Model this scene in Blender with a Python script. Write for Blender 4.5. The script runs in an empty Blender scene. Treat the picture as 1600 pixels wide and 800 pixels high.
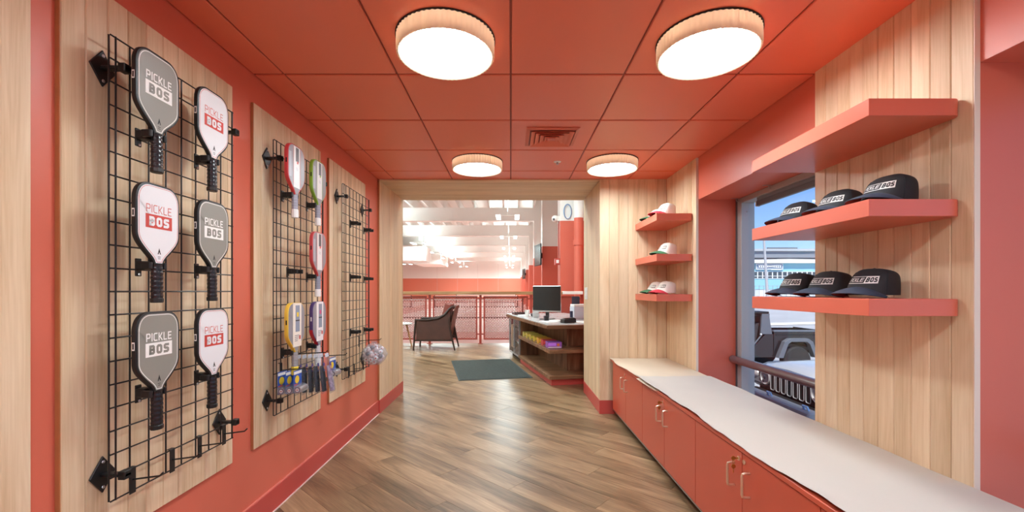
import bpy, bmesh, math, random
from mathutils import Vector, Matrix
random.seed(7)
PI = math.pi
S = bpy.context.scene
COL = S.collection
EYE = 1.275

# ---------------------------------------------------------------- camera, sky, sun, exposure
cam_d = bpy.data.cameras.new('camera'); cam = bpy.data.objects.new('camera', cam_d); COL.objects.link(cam)
cam.location = (0, 0, EYE); cam.rotation_euler = (PI/2, 0, 0)
cam_d.sensor_width = 36; cam_d.lens = 663/1600*36
cam_d.shift_x = 0.00125; cam_d.shift_y = 55/1600
cam_d.clip_start = 0.02; cam_d.clip_end = 600
S.camera = cam
W = bpy.data.worlds.new('world'); S.world = W; W.use_nodes = True
nt = W.node_tree; nt.nodes.clear()
sky = nt.nodes.new('ShaderNodeTexSky'); sky.sky_type = 'NISHITA'; sky.sun_disc = False
sky.sun_elevation = math.radians(58); sky.sun_rotation = math.radians(180); sky.air_density = 1.0; sky.dust_density = 0.3; sky.ozone_density = 2.0
bg = nt.nodes.new('ShaderNodeBackground'); bg.inputs['Strength'].default_value = 0.20
wo = nt.nodes.new('ShaderNodeOutputWorld')
tint = nt.nodes.new('ShaderNodeMixRGB'); tint.blend_type = 'MULTIPLY'; tint.inputs[0].default_value = 1; tint.inputs[2].default_value = (.50, .60, .82, 1)
nt.links.new(sky.outputs[0], tint.inputs[1]); nt.links.new(tint.outputs[0], bg.inputs[0]); nt.links.new(bg.outputs[0], wo.inputs[0])
sd = bpy.data.lights.new('sun', 'SUN'); sd.energy = 5.2; sd.angle = math.radians(2); sd.color = (1, .95, .88)
so = bpy.data.objects.new('sun', sd); COL.objects.link(so)
so.rotation_euler = Vector((.12, .5, -.85)).to_track_quat('-Z', 'Y').to_euler()
so.location = (-5, -30, 40)
S.view_settings.view_transform = 'Standard'; S.view_settings.look = 'None'
S.view_settings.exposure = 0.2; S.view_settings.gamma = 1.0; S.view_settings.use_curve_mapping = False
S.cycles.use_denoising = True
S.cycles.max_bounces = 10; S.cycles.diffuse_bounces = 6; S.cycles.transparent_max_bounces = 16
LAMP = 43.0        # radiance of the ceiling drums
HALL_W = 165.0     # watts of each hall pendant

# ---------------------------------------------------------------- helpers
BASE = {}
class MB:
    def __init__(s): s.v = []; s.f = []; s.m = []; s.mi = 0
    def add(s, vs, fs):
        n = len(s.v); s.v += [tuple(p) for p in vs]
        for f in fs: s.f.append([i+n for i in f]); s.m.append(s.mi)
        return s
    def box(s, x0, x1, y0, y1, z0, z1):
        return s.add([(x0,y0,z0),(x1,y0,z0),(x1,y1,z0),(x0,y1,z0),(x0,y0,z1),(x1,y0,z1),(x1,y1,z1),(x0,y1,z1)],
                     [(0,3,2,1),(4,5,6,7),(0,1,5,4),(1,2,6,5),(2,3,7,6),(3,0,4,7)])
    def tbox(s, sx, sy, sz, M):
        n = len(s.v); s.box(-sx/2, sx/2, -sy/2, sy/2, -sz/2, sz/2)
        for i in range(n, len(s.v)): s.v[i] = tuple(M @ Vector(s.v[i]))
        return s
    def beam(s, p0, p1, w, h):
        p0 = Vector(p0); p1 = Vector(p1); d = p1-p0
        M = Matrix.Translation((p0+p1)/2) @ d.to_track_quat('Y', 'Z').to_matrix().to_4x4()
        return s.tbox(w, d.length, h, M)
    def cyl(s, p0, p1, r0, r1=None, n=12, cap=True):
        r1 = r0 if r1 is None else r1
        p0 = Vector(p0); p1 = Vector(p1); d = (p1-p0).normalized()
        a = d.orthogonal().normalized(); b = d.cross(a)
        vs = []
        for p, r in ((p0, r0), (p1, r1)):
            for i in range(n):
                t = 2*PI*i/n; vs.append(p + (a*math.cos(t)+b*math.sin(t))*r)
        fs = [(i, (i+1) % n, n+(i+1) % n, n+i) for i in range(n)]
        if cap: fs += [tuple(range(n-1, -1, -1)), tuple(range(n, 2*n))]
        return s.add(vs, fs)
    def tube(s, pts, r, n=8, closed=False):
        pts = [Vector(p) for p in pts]; k = len(pts); vs = []; fs = []
        up = None
        for i, p in enumerate(pts):
            if closed: d = pts[(i+1) % k]-pts[i-1]
            else: d = pts[min(i+1, k-1)]-pts[max(i-1, 0)]
            d.normalize()
            if up is None: up = d.orthogonal().normalized()
            up = (up - d*up.dot(d)).normalized(); b = d.cross(up)
            rr = r[i] if isinstance(r, (list, tuple)) else r
            for j in range(n):
                t = 2*PI*j/n; vs.append(p+(up*math.cos(t)+b*math.sin(t))*rr)
        for i in range(k if closed else k-1):
            i2 = (i+1) % k
            for j in range(n): fs.append((i*n+j, i*n+(j+1) % n, i2*n+(j+1) % n, i2*n+j))
        if not closed: fs += [tuple(range(n-1, -1, -1)), tuple(range((k-1)*n, k*n))]
        return s.add(vs, fs)
    def lathe(s, prof, c=(0,0,0), n=32, mod=None, M=None):
        vs = []; fs = []
        for (r, z) in prof:
            for i in range(n):
                t = 2*PI*i/n; q = r*(mod(t, r, z) if mod else 1)
                p = Vector((q*math.cos(t), q*math.sin(t), z))
                if M: p = M @ p
                vs.append(p+Vector(c))
        for k in range(len(prof)-1):
            for i in range(n): fs.append((k*n+i, k*n+(i+1) % n, (k+1)*n+(i+1) % n, (k+1)*n+i))
        if prof[0][0] > 1e-6: fs.append(tuple(range(n-1, -1, -1)))
        if prof[-1][0] > 1e-6: fs.append(tuple(range((len(prof)-1)*n, len(prof)*n)))
        return s.add(vs, fs)
    def prism(s, poly, w0, w1, M=None):
        """poly in (u,v), extruded along w; M maps (u,v,w) to place."""
        n = len(poly); vs = [Vector((u, v, w0)) for u, v in poly]+[Vector((u, v, w1)) for u, v in poly]
        if M: vs = [M @ p for p in vs]
        fs = [tuple(range(n-1, -1, -1)), tuple(range(n, 2*n))]+[(i, (i+1) % n, n+(i+1) % n, n+i) for i in range(n)]
        return s.add(vs, fs)
    def sphere(s, c, r, n=12, k=8, sc=(1,1,1)):
        prof = [(r*math.sin(PI*i/k), -r*math.cos(PI*i/k)) for i in range(k+1)]
        prof[0] = (0, -r); prof[-1] = (0, r)
        m = Matrix.Diagonal((*sc, 1))
        return s.lathe(prof, c, n, M=m)
    def mesh(s, name, mats, smooth=False, bevel=0, shift=(0,0,0), seg=1, ang=40):
        me = bpy.data.meshes.new(name)
        sx, sy, sz = shift
        me.from_pydata([(a-sx, b-sy, c-sz) for a, b, c in s.v], [], s.f)
        if not isinstance(mats, (list, tuple)): mats = [mats]
        for m in mats: me.materials.append(m)
        me.polygons.foreach_set('material_index', s.m)
        bm = bmesh.new(); bm.from_mesh(me)
        bmesh.ops.remove_doubles(bm, verts=bm.verts, dist=1e-6)
        bmesh.ops.recalc_face_normals(bm, faces=bm.faces)
        if bevel:
            es = [e for e in bm.edges if len(e.link_faces) == 2 and e.calc_face_angle(0) > math.radians(30)]
            bmesh.ops.bevel(bm, geom=es, offset=bevel, segments=seg, profile=.5, affect='EDGES', clamp_overlap=True)
        bm.to_mesh(me); bm.free()
        if smooth:
            me.polygons.foreach_set('use_smooth', [True]*len(me.polygons))
            me.set_sharp_from_angle(angle=math.radians(ang))
        me.update(); return me
    def build(s, name, mats, parent=None, smooth=False, bevel=0, local=False, at=None, seg=1, ang=40):
        """world coordinates unless local; with at, vertices lie about that world point."""
        pb = BASE.get(parent.name, Vector()) if parent else Vector()
        sh = (0,0,0) if (local or at is not None) else pb
        if not parent and at is None and not local:
            xs = [p[0] for p in s.v]; ys = [p[1] for p in s.v]; zs = [p[2] for p in s.v]
            sh = Vector(((min(xs)+max(xs))/2, (min(ys)+max(ys))/2, min(zs)))
        o = bpy.data.objects.new(name, s.mesh(name, mats, smooth, bevel, sh, seg, ang)); COL.objects.link(o)
        if parent: o.parent = parent
        if at is not None: o.location = Vector(at)-pb; BASE[o.name] = Vector(at)
        elif not parent and not local: o.location = sh; BASE[o.name] = Vector(sh)
        else: BASE[o.name] = pb.copy()
        return o
def B(*a): return MB().box(*a)
def place(name, me, parent, at, rot=None):
    o = bpy.data.objects.new(name, me); COL.objects.link(o)
    pb = BASE.get(parent.name, Vector()) if parent else Vector()
    o.parent = parent; o.location = Vector(at)-pb
    if rot: o.rotation_euler = rot
    BASE[o.name] = Vector(at); return o
def tag(o, label, cat, group=None):
    o['label'] = label; o['category'] = cat
    if group: o['group'] = group
    return o
def thing(name, label, cat, loc=(0,0,0), rz=0, group=None):
    o = bpy.data.objects.new(name, None); COL.objects.link(o); o.location = loc; o.rotation_euler = (0,0,rz)
    o.empty_display_size = .05
    BASE[o.name] = Vector(loc); return tag(o, label, cat, group)
def struct(o): o['kind'] = 'structure'; return o
def sroot(name, loc=(0,0,0)):
    o = bpy.data.objects.new(name, None); COL.objects.link(o); o.location = loc; BASE[o.name] = Vector(loc); o['kind'] = 'structure'; return o
def copy_tree(o, parent=None):
    c = o.copy(); COL.objects.link(c); c.parent = parent
    for ch in list(o.children): copy_tree(ch, c)
    return c
def dup(o, loc, rz=0, label=None, rot=None):
    c = copy_tree(o); c.location = loc; c.rotation_euler = rot if rot else (0,0,rz); BASE[c.name] = Vector(loc)
    if label: c['label'] = label
    return c

# ---------------------------------------------------------------- materials
def lin(c):
    return tuple(((x/255)/12.92 if x/255 <= .04045 else ((x/255+.055)/1.055)**2.4) for x in c)+(1,)
def new_mat(name):
    m = bpy.data.materials.new(name); m.use_nodes = True
    return m, m.node_tree, m.node_tree.nodes['Principled BSDF']
def mat(name, rgb, rough=.5, metal=0, bump=0, bscale=200, emit=None, es=0, coat=0, spec=.5, var=0, vscale=3):
    m, t, p = new_mat(name)
    c = lin(rgb) if max(rgb) > 1 else tuple(rgb)+(1,)
    p.inputs['Base Color'].default_value = c; p.inputs['Roughness'].default_value = rough
    p.inputs['Metallic'].default_value = metal; p.inputs['Coat Weight'].default_value = coat
    p.inputs['Specular IOR Level'].default_value = spec
    if emit: p.inputs['Emission Color'].default_value = lin(emit); p.inputs['Emission Strength'].default_value = es
    if bump or var:
        tc = t.nodes.new('ShaderNodeTexCoord'); nz = t.nodes.new('ShaderNodeTexNoise')
        nz.inputs['Scale'].default_value = bscale if bump else vscale; nz.inputs['Detail'].default_value = 3
        t.links.new(tc.outputs['Object'], nz.inputs['Vector'])
        if bump:
            b = t.nodes.new('ShaderNodeBump'); b.inputs['Strength'].default_value = bump; b.inputs['Distance'].default_value = .002
            t.links.new(nz.outputs['Fac'], b.inputs['Height']); t.links.new(b.outputs[0], p.inputs['Normal'])
        if var:
            n2 = t.nodes.new('ShaderNodeTexNoise'); n2.inputs['Scale'].default_value = vscale; n2.inputs['Detail'].default_value = 4
            t.links.new(tc.outputs['Object'], n2.inputs['Vector'])
            r = t.nodes.new('ShaderNodeValToRGB')
            r.color_ramp.elements[0].position = .3; r.color_ramp.elements[1].position = .7
            r.color_ramp.elements[0].color = tuple(x*(1-var) for x in c[:3])+(1,)
            r.color_ramp.elements[1].color = tuple(min(1, x*(1+var)) for x in c[:3])+(1,)
            t.links.new(n2.outputs['Fac'], r.inputs[0]); t.links.new(r.outputs[0], p.inputs['Base Color'])
    return m
def wood(name, axis, dark, mid, light, rough=.5, tone=.22, fine=55, coat=0, spec=.35, RING=.035, BROAD=9, FW=.5):
    """long grain along one object axis; each plank object gets its own offset and tone."""
    m, t, p = new_mat(name); L = t.links.new; N = t.nodes.new
    tc = N('ShaderNodeTexCoord'); oi = N('ShaderNodeObjectInfo')
    mul = N('ShaderNodeVectorMath'); mul.operation = 'SCALE'; mul.inputs[0].default_value = (13.7, 29.3, 41.9)
    L(oi.outputs['Random'], mul.inputs['Scale'])
    ad = N('ShaderNodeVectorMath'); ad.operation = 'ADD'; L(tc.outputs['Object'], ad.inputs[0]); L(mul.outputs[0], ad.inputs[1])
    def stretched(k, along):
        mp = N('ShaderNodeMapping'); sc = [k, k, k]; sc[axis] = along; mp.inputs['Scale'].default_value = sc
        L(ad.outputs[0], mp.inputs['Vector']); return mp
    m1 = stretched(BROAD, .9); n1 = N('ShaderNodeTexNoise'); n1.inputs['Scale'].default_value = 1; n1.inputs['Detail'].default_value = 4
    n1.inputs['Distortion'].default_value = .8; L(m1.outputs[0], n1.inputs['Vector'])
    m2 = stretched(fine*3, 4); n2 = N('ShaderNodeTexNoise'); n2.inputs['Scale'].default_value = 1; n2.inputs['Detail'].default_value = 5
    n2.inputs['Roughness'].default_value = .65; L(m2.outputs[0], n2.inputs['Vector'])
    # growth rings: sine of a warped coordinate
    m3 = stretched(14, 1.1); n3 = N('ShaderNodeTexNoise'); n3.inputs['Scale'].default_value = 1; n3.inputs['Detail'].default_value = 1
    L(m3.outputs[0], n3.inputs['Vector'])
    k = N('ShaderNodeMath'); k.operation = 'MULTIPLY'; k.inputs[1].default_value = 70; L(n3.outputs['Fac'], k.inputs[0])
    sn = N('ShaderNodeMath'); sn.operation = 'SINE'; L(k.outputs[0], sn.inputs[0])
    a1 = N('ShaderNodeMath'); a1.operation = 'MULTIPLY_ADD'; L(sn.outputs[0], a1.inputs[0]); a1.inputs[1].default_value = RING; L(n1.outputs['Fac'], a1.inputs[2])
    a2 = N('ShaderNodeMath'); a2.operation = 'MULTIPLY_ADD'; L(n2.outputs['Fac'], a2.inputs[0]); a2.inputs[1].default_value = FW; L(a1.outputs[0], a2.inputs[2])
    rp = N('ShaderNodeValToRGB'); e = rp.color_ramp.elements
    e[0].position = .45; e[0].color = lin(dark); e[1].position = 1.0; e[1].color = lin(light)
    x = e.new(.72); x.color = lin(mid); L(a2.outputs[0], rp.inputs[0])
    hs = N('ShaderNodeHueSaturation'); mr = N('ShaderNodeMapRange'); mr.inputs['To Min'].default_value = 1-tone; mr.inputs['To Max'].default_value = 1+tone*.7
    L(oi.outputs['Random'], mr.inputs['Value']); L(mr.outputs[0], hs.inputs['Value']); L(rp.outputs[0], hs.inputs['Color'])
    L(hs.outputs[0], p.inputs['Base Color']); p.inputs['Roughness'].default_value = rough; p.inputs['Coat Weight'].default_value = coat
    p.inputs['Specular IOR Level'].default_value = spec
    b = N('ShaderNodeBump'); b.inputs['Strength'].default_value = .12; b.inputs['Distance'].default_value = .001
    L(n2.outputs['Fac'], b.inputs['Height']); L(b.outputs[0], p.inputs['Normal'])
    return m
def glass(name, tint=(1,1,1), refl=.06):
    m, t, p = new_mat(name); t.nodes.remove(p)
    out = t.nodes['Material Output']; tr = t.nodes.new('ShaderNodeBsdfTransparent'); tr.inputs[0].default_value = (*tint, 1)
    gl = t.nodes.new('ShaderNodeBsdfGlossy'); gl.inputs['Roughness'].default_value = .02
    lw = t.nodes.new('ShaderNodeLayerWeight'); pw = t.nodes.new('ShaderNodeMath'); pw.operation = 'POWER'; pw.inputs[1].default_value = 5
    sc = t.nodes.new('ShaderNodeMath'); sc.operation = 'MULTIPLY_ADD'; sc.inputs[1].default_value = .7; sc.inputs[2].default_value = .025
    t.links.new(lw.outputs['Facing'], pw.inputs[0]); t.links.new(pw.outputs[0], sc.inputs[0])
    mx = t.nodes.new('ShaderNodeMixShader'); t.links.new(sc.outputs[0], mx.inputs[0])
    t.links.new(tr.outputs[0], mx.inputs[1]); t.links.new(gl.outputs[0], mx.inputs[2]); t.links.new(mx.outputs[0], out.inputs[0])
    return m
def film(name, tint=(.93,.95,.97), white=.25):
    """clear packaging film: mostly see-through, crinkled sheen."""
    m, t, p = new_mat(name); out = t.nodes['Material Output']
    tr = t.nodes.new('ShaderNodeBsdfTransparent'); tr.inputs[0].default_value = (*tint, 1)
    p.inputs['Base Color'].default_value = (.85,.86,.9,1); p.inputs['Roughness'].default_value = .15
    nz = t.nodes.new('ShaderNodeTexNoise'); nz.inputs['Scale'].default_value = 60
    b = t.nodes.new('ShaderNodeBump'); b.inputs['Strength'].default_value = .8; b.inputs['Distance'].default_value = .01
    t.links.new(nz.outputs['Fac'], b.inputs['Height']); t.links.new(b.outputs[0], p.inputs['Normal'])
    mx = t.nodes.new('ShaderNodeMixShader'); mx.inputs[0].default_value = white
    t.links.new(tr.outputs[0], mx.inputs[1]); t.links.new(p.outputs[0], mx.inputs[2]); t.links.new(mx.outputs[0], out.inputs[0])
    return m
RED = (210, 108, 86)
M = {}
M['red_wall'] = mat('red_wall_paint', RED, .42, bump=.05, bscale=260)
M['red_ceiling'] = mat('red_ceiling_paint', (230, 122, 94), .36, bump=.10, bscale=420)
M['red_grid'] = mat('red_ceiling_grid', (150, 66, 50), .5)
M['red_lam'] = mat('red_laminate', (212, 106, 84), .3)
M['red_door'] = mat('red_cabinet_laminate', (204, 92, 66), .33)
M['red_base'] = mat('red_base_vinyl', (192, 76, 68), .4)
M['red_dark'] = mat('red_steel_paint', (160, 66, 54), .45)
M['oak_z'] = wood('light_oak_upright', 2, (196,164,126), (217,190,155), (231,208,176), tone=.10)
M['oak_y'] = wood('light_oak_along', 1, (196,164,126), (217,190,155), (231,208,176), tone=.10)
M['oak_x'] = wood('light_oak_across', 0, (196,164,126), (217,190,155), (231,208,176), tone=.10)
M['oak_edge'] = mat('oak_edge_band', (176,112,70), .5, var=.1, vscale=12)
M['oak_daylit'] = mat('oak_edge_daylit', (228,214,196), .6)  # oak edges facing the viewer, window daylight put into their whitish colour
M['floor_plank'] = wood('brown_floor_plank', 0, (78,59,40), (134,106,78), (176,146,112), rough=.29, tone=.14, fine=22, spec=.5, BROAD=6, FW=.42)
M['walnut_y'] = wood('walnut_desk', 1, (74,50,34), (124,88,62), (164,124,92), rough=.4, tone=.05)
M['walnut_x'] = wood('walnut_desk_across', 0, (74,50,34), (124,88,62), (164,124,92), rough=.4, tone=.05)
M['walnut_z'] = wood('walnut_desk_upright', 2, (74,50,34), (124,88,62), (164,124,92), rough=.4, tone=.05)
M['rail_wood'] = wood('rail_cap_wood', 0, (120,86,56), (160,122,84), (190,156,116), tone=.05)
M['blackwire'] = mat('black_coated_wire', (26,24,24), .35)
M['black'] = mat('black_plastic', (24,24,25), .45)
M['blackgloss'] = mat('black_gloss', (14,14,16), .15)
M['dark'] = mat('dark_toe_kick', (30,22,20), .7)
M['white'] = mat('white_plastic', (236,236,232), .4)
M['whitewall'] = mat('white_hall_paint', (238,238,234), .7)
M['hall_red'] = mat('red_hall_paint', (230,136,110), .6)
M['paper'] = mat('kraft_paper_pale', (192,185,175), .75, bump=.15, bscale=30, var=.02, vscale=2)
M['paper_tan'] = mat('kraft_paper_tan', (206,190,166), .75, bump=.15, bscale=30, var=.03, vscale=2)
M['bronze'] = mat('brushed_bronze', (236,214,190), .34, metal=.85)
M['brass'] = mat('brass_key', (200,160,90), .3, metal=1)
M['steel'] = mat('satin_steel', (190,190,192), .3, metal=1)
M['alu'] = mat('grey_aluminium', (168,168,168), .4, metal=.2)
M['alu_dark'] = mat('dark_aluminium', (92,96,102), .4, metal=.2)
M['rail_tube'] = mat('bronze_tube', (92,76,80), .3, coat=1)
M['glass'] = glass('window_glass', (.97,.99,1))
def shade_mat():
    m, t, p = new_mat('drum_shade_cream'); p.inputs['Base Color'].default_value = lin((240,220,194)); p.inputs['Roughness'].default_value = .7
    tr = t.nodes.new('ShaderNodeBsdfTranslucent'); tr.inputs[0].default_value = lin((240,226,212)); mx = t.nodes.new('ShaderNodeMixShader'); mx.inputs[0].default_value = .2
    t.links.new(p.outputs[0], mx.inputs[1]); t.links.new(tr.outputs[0], mx.inputs[2]); t.links.new(mx.outputs[0], t.nodes['Material Output'].inputs[0]); return m
M['shade'] = shade_mat()
M['lamp'] = mat('lamp_diffuser', (255,250,240), .5, emit=(236,250,255), es=LAMP)
M['gray_face'] = mat('paddle_grey_print', (138,136,128), .4)
M['white_face'] = mat('paddle_white_print', (226,226,228), .4)
M['white_print'] = mat('white_print', (238,236,232), .45)
M['red_print'] = mat('red_print', (196,66,56), .45)
M['redpale_print'] = mat('thin_red_print', (200,96,84), .45)
M['grip'] = mat('black_wrapped_grip', (34,33,36), .22, bump=.3, bscale=90)
M['film'] = film('clear_film')

# ================================================================ SETTING
XL, XR, YF, ZC, CEIL = -1.385, 1.64, 4.41, 2.44, 2.44
YB = -2.6
OPL, OPR, YP = -1.364, .925, 5.37      # opening to the hall
HW = 2.2; HY = 60.5; HX = -16.0; HZ = 6.45   # hall
def chamfer_plank(w, h, t, c=.0030):
    """upright plank: width along y, height z, face toward -x at x=0, thickness t behind; long front edges chamfered"""
    pr = [(-w/2, t), (-w/2, c), (-w/2+c, 0), (w/2-c, 0), (w/2, c), (w/2, t)]
    m = MB(); m.prism(pr, 0, h, Matrix(((0,1,0,0),(1,0,0,0),(0,0,1,0),(0,0,0,1)))); return m
# floor
fl = struct(B(HX, HW, YB, 10.42, -.14, -.012).build('floor', mat('floor_screed', (128,98,72), .5, var=.25, vscale=2)))
def clip(poly, x0, x1, y0, y1):
    for ax, lim, sg in ((0,x0,1),(0,x1,-1),(1,y0,1),(1,y1,-1)):
        out = []
        for i in range(len(poly)):
            a = poly[i-1]; b = poly[i]; da = (a[ax]-lim)*sg; db = (b[ax]-lim)*sg
            if (da >= 0) != (db >= 0):
                t = da/(da-db); out.append((a[0]+(b[0]-a[0])*t, a[1]+(b[1]-a[1])*t))
            if db >= 0: out.append(b)
        poly = out
        if len(poly) < 3: return []
    return poly
ANG = math.radians(-43); ca, sa = math.cos(ANG), math.sin(ANG); PW, PL = .18, 1.22
g = .0007; npl = 0
for r in range(-60, 90):
    off = (r*.41) % 1*PL+random.uniform(-.1, .1)
    for k in range(-12, 14):
        u0 = k*PL+off; v0 = r*PW
        pol = [(u0+g, v0+g), (u0+PL-g, v0+g), (u0+PL-g, v0+PW-g), (u0+g, v0+PW-g)]
        wp = [(u*ca-v*sa, u*sa+v*ca) for u, v in pol]
        if max(p[1] for p in wp) < 1.5 or min(p[1] for p in wp) > 10.4: continue
        cx = sum(p[0] for p in wp)/4; cy = sum(p[1] for p in wp)/4
        # near room, then the lobby beyond the opening (only the strip the opening shows)
        reg = []
        a = clip(wp, XL, XR, 1.5, YP)
        if a: reg.append(a)
        b_ = clip(wp, -3.3, 1.9, YP, 10.4)
        if b_: reg.append(b_)
        for q in reg:
            ar = abs(sum(q[i-1][0]*q[i][1]-q[i][0]*q[i-1][1] for i in range(len(q))))/2
            if ar < .0002: continue
            qc = (sum(p[0] for p in q)/len(q), sum(p[1] for p in q)/len(q))
            # local frame: x along the plank
            lq = [((p[0]-qc[0])*ca+(p[1]-qc[1])*sa, -(p[0]-qc[0])*sa+(p[1]-qc[1])*ca) for p in q]
            me = MB().prism(lq, -.012, random.uniform(-.0003, .0003)).mesh('plank', M['floor_plank'])
            place('plank', me, fl, (qc[0], qc[1], 0), (0,0,ANG)); npl += 1
print('planks', npl)
# remaining floor areas carry the plank look in the material only
def plank_floor_mat():
    m, t, p = new_mat('plank_floor_far'); L = t.links.new; N = t.nodes.new
    tc = N('ShaderNodeTexCoord'); mp = N('ShaderNodeMapping'); mp.inputs['Rotation'].default_value = (0,0,-ANG); L(tc.outputs['Object'], mp.inputs[0])
    br = N('ShaderNodeTexBrick'); br.inputs['Scale'].default_value = 1; br.inputs['Brick Width'].default_value = PL; br.inputs['Row Height'].default_value = PW
    br.inputs['Mortar Size'].default_value = .001; br.inputs['Color1'].default_value = lin((128,94,66)); br.inputs['Color2'].default_value = lin((164,128,96)); br.inputs['Mortar'].default_value = lin((70,50,36))
    L(mp.outputs[0], br.inputs[0]); L(br.outputs[0], p.inputs['Base Color']); p.inputs['Roughness'].default_value = .36; return m
PF = plank_floor_mat()
rest = MB(); rest.box(XL, XR, YB, 1.5, -.012, 0).box(HX, -3.3, YP, 10.4, -.012, 0).box(1.9, HW, YP, 10.4, -.012, 0)
rest.build('flooring', PF, fl)
# left wall
lw = struct(B(XL-.2, XL, YB-.2, YP-.001, -.14, HZ).build('wall_left', M['red_wall']))
bb = struct(MB().box(XL, XL+.014, 1.22, YF, 0, .135).build('baseboard_left', M['red_base'], bevel=.003))
B(XL+.0142, XL+.02, 1.22, YF, 0, .006).build('caulk_line', mat('pale_caulk', (226,196,190), .6), bb)
B(XL+.001, XL+.012, 1.22, YF, .1352, .1385).build('top_bead', mat('pale_red_bead', (214,120,104), .5), bb)
# back wall behind the viewer
wb = struct(MB().box(XL-.2, -1.1, YB-.2, YB, -.14, HZ).build('wall_back', M['red_wall']))
B(1.3, XR+.6, YB-.2, YB, -.14, HZ).build('wall_section', M['red_wall'], wb); B(-1.1, 1.3, YB-.2, YB, 2.3, HZ).build('wall_section', M['red_wall'], wb)
dr = sroot('added_door_1', (.1, YB-.1, 0))        # assumed glazed entrance, unseen behind the viewer, added to let daylight in
for x0, x1 in ((-1.1, .1), (.1, 1.3)):
    MB().box(x0+.003,x0+.07,YB-.13,YB-.07,.0,2.297).box(x1-.07,x1-.003,YB-.13,YB-.07,.0,2.297).box(x0+.07,x1-.07,YB-.13,YB-.07,.0,.12).box(x0+.07,x1-.07,YB-.13,YB-.07,2.2,2.297).build('leaf_frame', M['alu'], dr)
    B(x0+.07, x1-.07, YB-.103, YB-.097, .12, 2.2).build('pane', M['glass'], dr)
for x in (.02, .18): MB().tube([(x,YB-.07,.8),(x,YB-.02,.8),(x,YB-.02,1.3),(x,YB-.07,1.3)], .012, 8).build('handle', M['steel'], dr, smooth=True)
struct(B(-40, 2.5, -40, YB-.21, -.4, -.15).build('pavement', mat('pale_pavement', (180,178,174), .85)))
# far wall block right of the opening, header above it
struct(B(OPR+.022, HW, YF+.022, YP-.022, -.14, HZ).build('wall_far', M['red_wall']))
struct(B(XL, OPR+.022, YF+.03, YP-.022, ZC, HZ).build('wall_header', M['red_wall']))
# hall front wall, left of the opening
struct(B(HX-.2, XL-.2, YP-.2, YP-.001, -.14, HZ).build('wall_hall_front', M['whitewall']))
# right wall: piers, header, parapet below the windows
YW0, YW1, YW2, YW3 = -.60, .18-.15, 1.485, 2.262   # bay 2: YW1..YW2 ; pier YW2..YW3 ; bay 1: YW3..3.71
YW4 = 3.71; XG = 1.97; ZHD = 2.075
rw = struct(MB().box(XR, XG+.16, YW2, YW3, -.14, HZ).build('wall_right', M['red_wall']))
def rpiece(y0, y1, z0, z1, x1=XG+.16): return MB().box(XR, x1, y0, y1, z0, z1).build('wall_section', M['red_wall'], rw)
rpiece(YW4, YP-.022, -.14, HZ); rpiece(YB, YW1, -.14, HZ)
rpiece(YW1, YW2, ZHD, HZ); rpiece(YW3, YW4, ZHD, HZ)
MB().box(XR, XG+.16, YW1, YW2, -.6, .02).box(XR, XG+.16, YW3, YW4, -.6, .02).build('sill_block', M['red_wall'], rw)
# roof over the shop
struct(B(HX-.2, XG+.4, YB-.4, HY+.4, HZ, HZ+.2).build('roof', M['whitewall']))
# ceiling: tiles in a sunk grid
cl = struct(B(XL, XG, YB, YF+.03, CEIL+.008, CEIL+.05).build('ceiling', M['red_grid']))
xs = [XL, -1.22, -.61, 0, .61, 1.22, XR]
ys = [1.674+.61*i for i in range(-7, 5)]+[YF+.02]; ys = [YB]+[y for y in ys if y > YB+.1]
tiles = {}
for i in range(len(xs)-1):
    for j in range(len(ys)-1):
        a = .005
        key = (round(xs[i+1]-xs[i], 3), round(ys[j+1]-ys[j], 3))
        if key not in tiles:
            tiles[key] = B(-key[0]/2+a, key[0]/2-a, -key[1]/2+a*1.7, key[1]/2-a*1.7, 0, .02).mesh('tile', M['red_ceiling'], bevel=.003)
        o = place('tile', tiles[key], cl, ((xs[i]+xs[i+1])/2, (ys[j]+ys[j+1])/2, CEIL))
# ---- oak linings
def planks_x(y0, y1, face, z0, z1, parent, toward=-1, w=.0762, t=.02, start=None):
    """upright planks on a plane x=face, running along y; toward = side they face"""
    y = y0 if start is None else start; cache = {}
    while y < y1-.004:
        ye = min(y+w, y1); ww = ye-y
        k = round(ww, 4)
        if k not in cache:
            mb = chamfer_plank(ww-.0012, z1-z0, t)
            if toward > 0: mb.v = [(-a, b, c) for a, b, c in mb.v]
            cache[k] = mb.mesh('plank', M['oak_z'])
        place('plank', cache[k], parent, (face, (y+ye)/2, z0)); y = ye
def planks_y(x0, x1, face, z0, z1, parent, w=.0762, t=.02):
    x = x0; cache = {}
    while x < x1-.004:
        xe = min(x+w, x1); k = round(xe-x, 4)
        if k not in cache:
            mb = chamfer_plank(k-.0012, z1-z0, t); mb.v = [(b, a, c) for a, b, c in mb.v]
            cache[k] = mb.mesh('plank', M['oak_z'])
        place('plank', cache[k], parent, ((x+xe)/2, face, z0)); x = xe
ZB = .142
t1 = sroot('trim_1', (OPL, YF, ZB))          # left lining of the opening
planks_x(YF, YP, OPL, ZB, 2.425, t1, toward=1)
B(OPL-.02, OPL-.0005, YF-.003, YF, ZB, 2.425).build('edge_band', M['oak_edge'], t1)
t2 = sroot('trim_2', (OPR, YF, ZB))          # right lining
planks_x(YF+.02, YP, OPR, ZB, 2.425, t2, toward=-1)
t3 = sroot('trim_3', (0, YF, 2.425))         # soffit lining, boards running across
n = 12; wv = (YP-YF)/n
sm = B(OPL-(OPL+OPR)/2, OPR-(OPL+OPR)/2, -wv/2+.0006, wv/2-.0006, 0, .014).mesh('plank', M['oak_x'], bevel=.0015)
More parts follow.
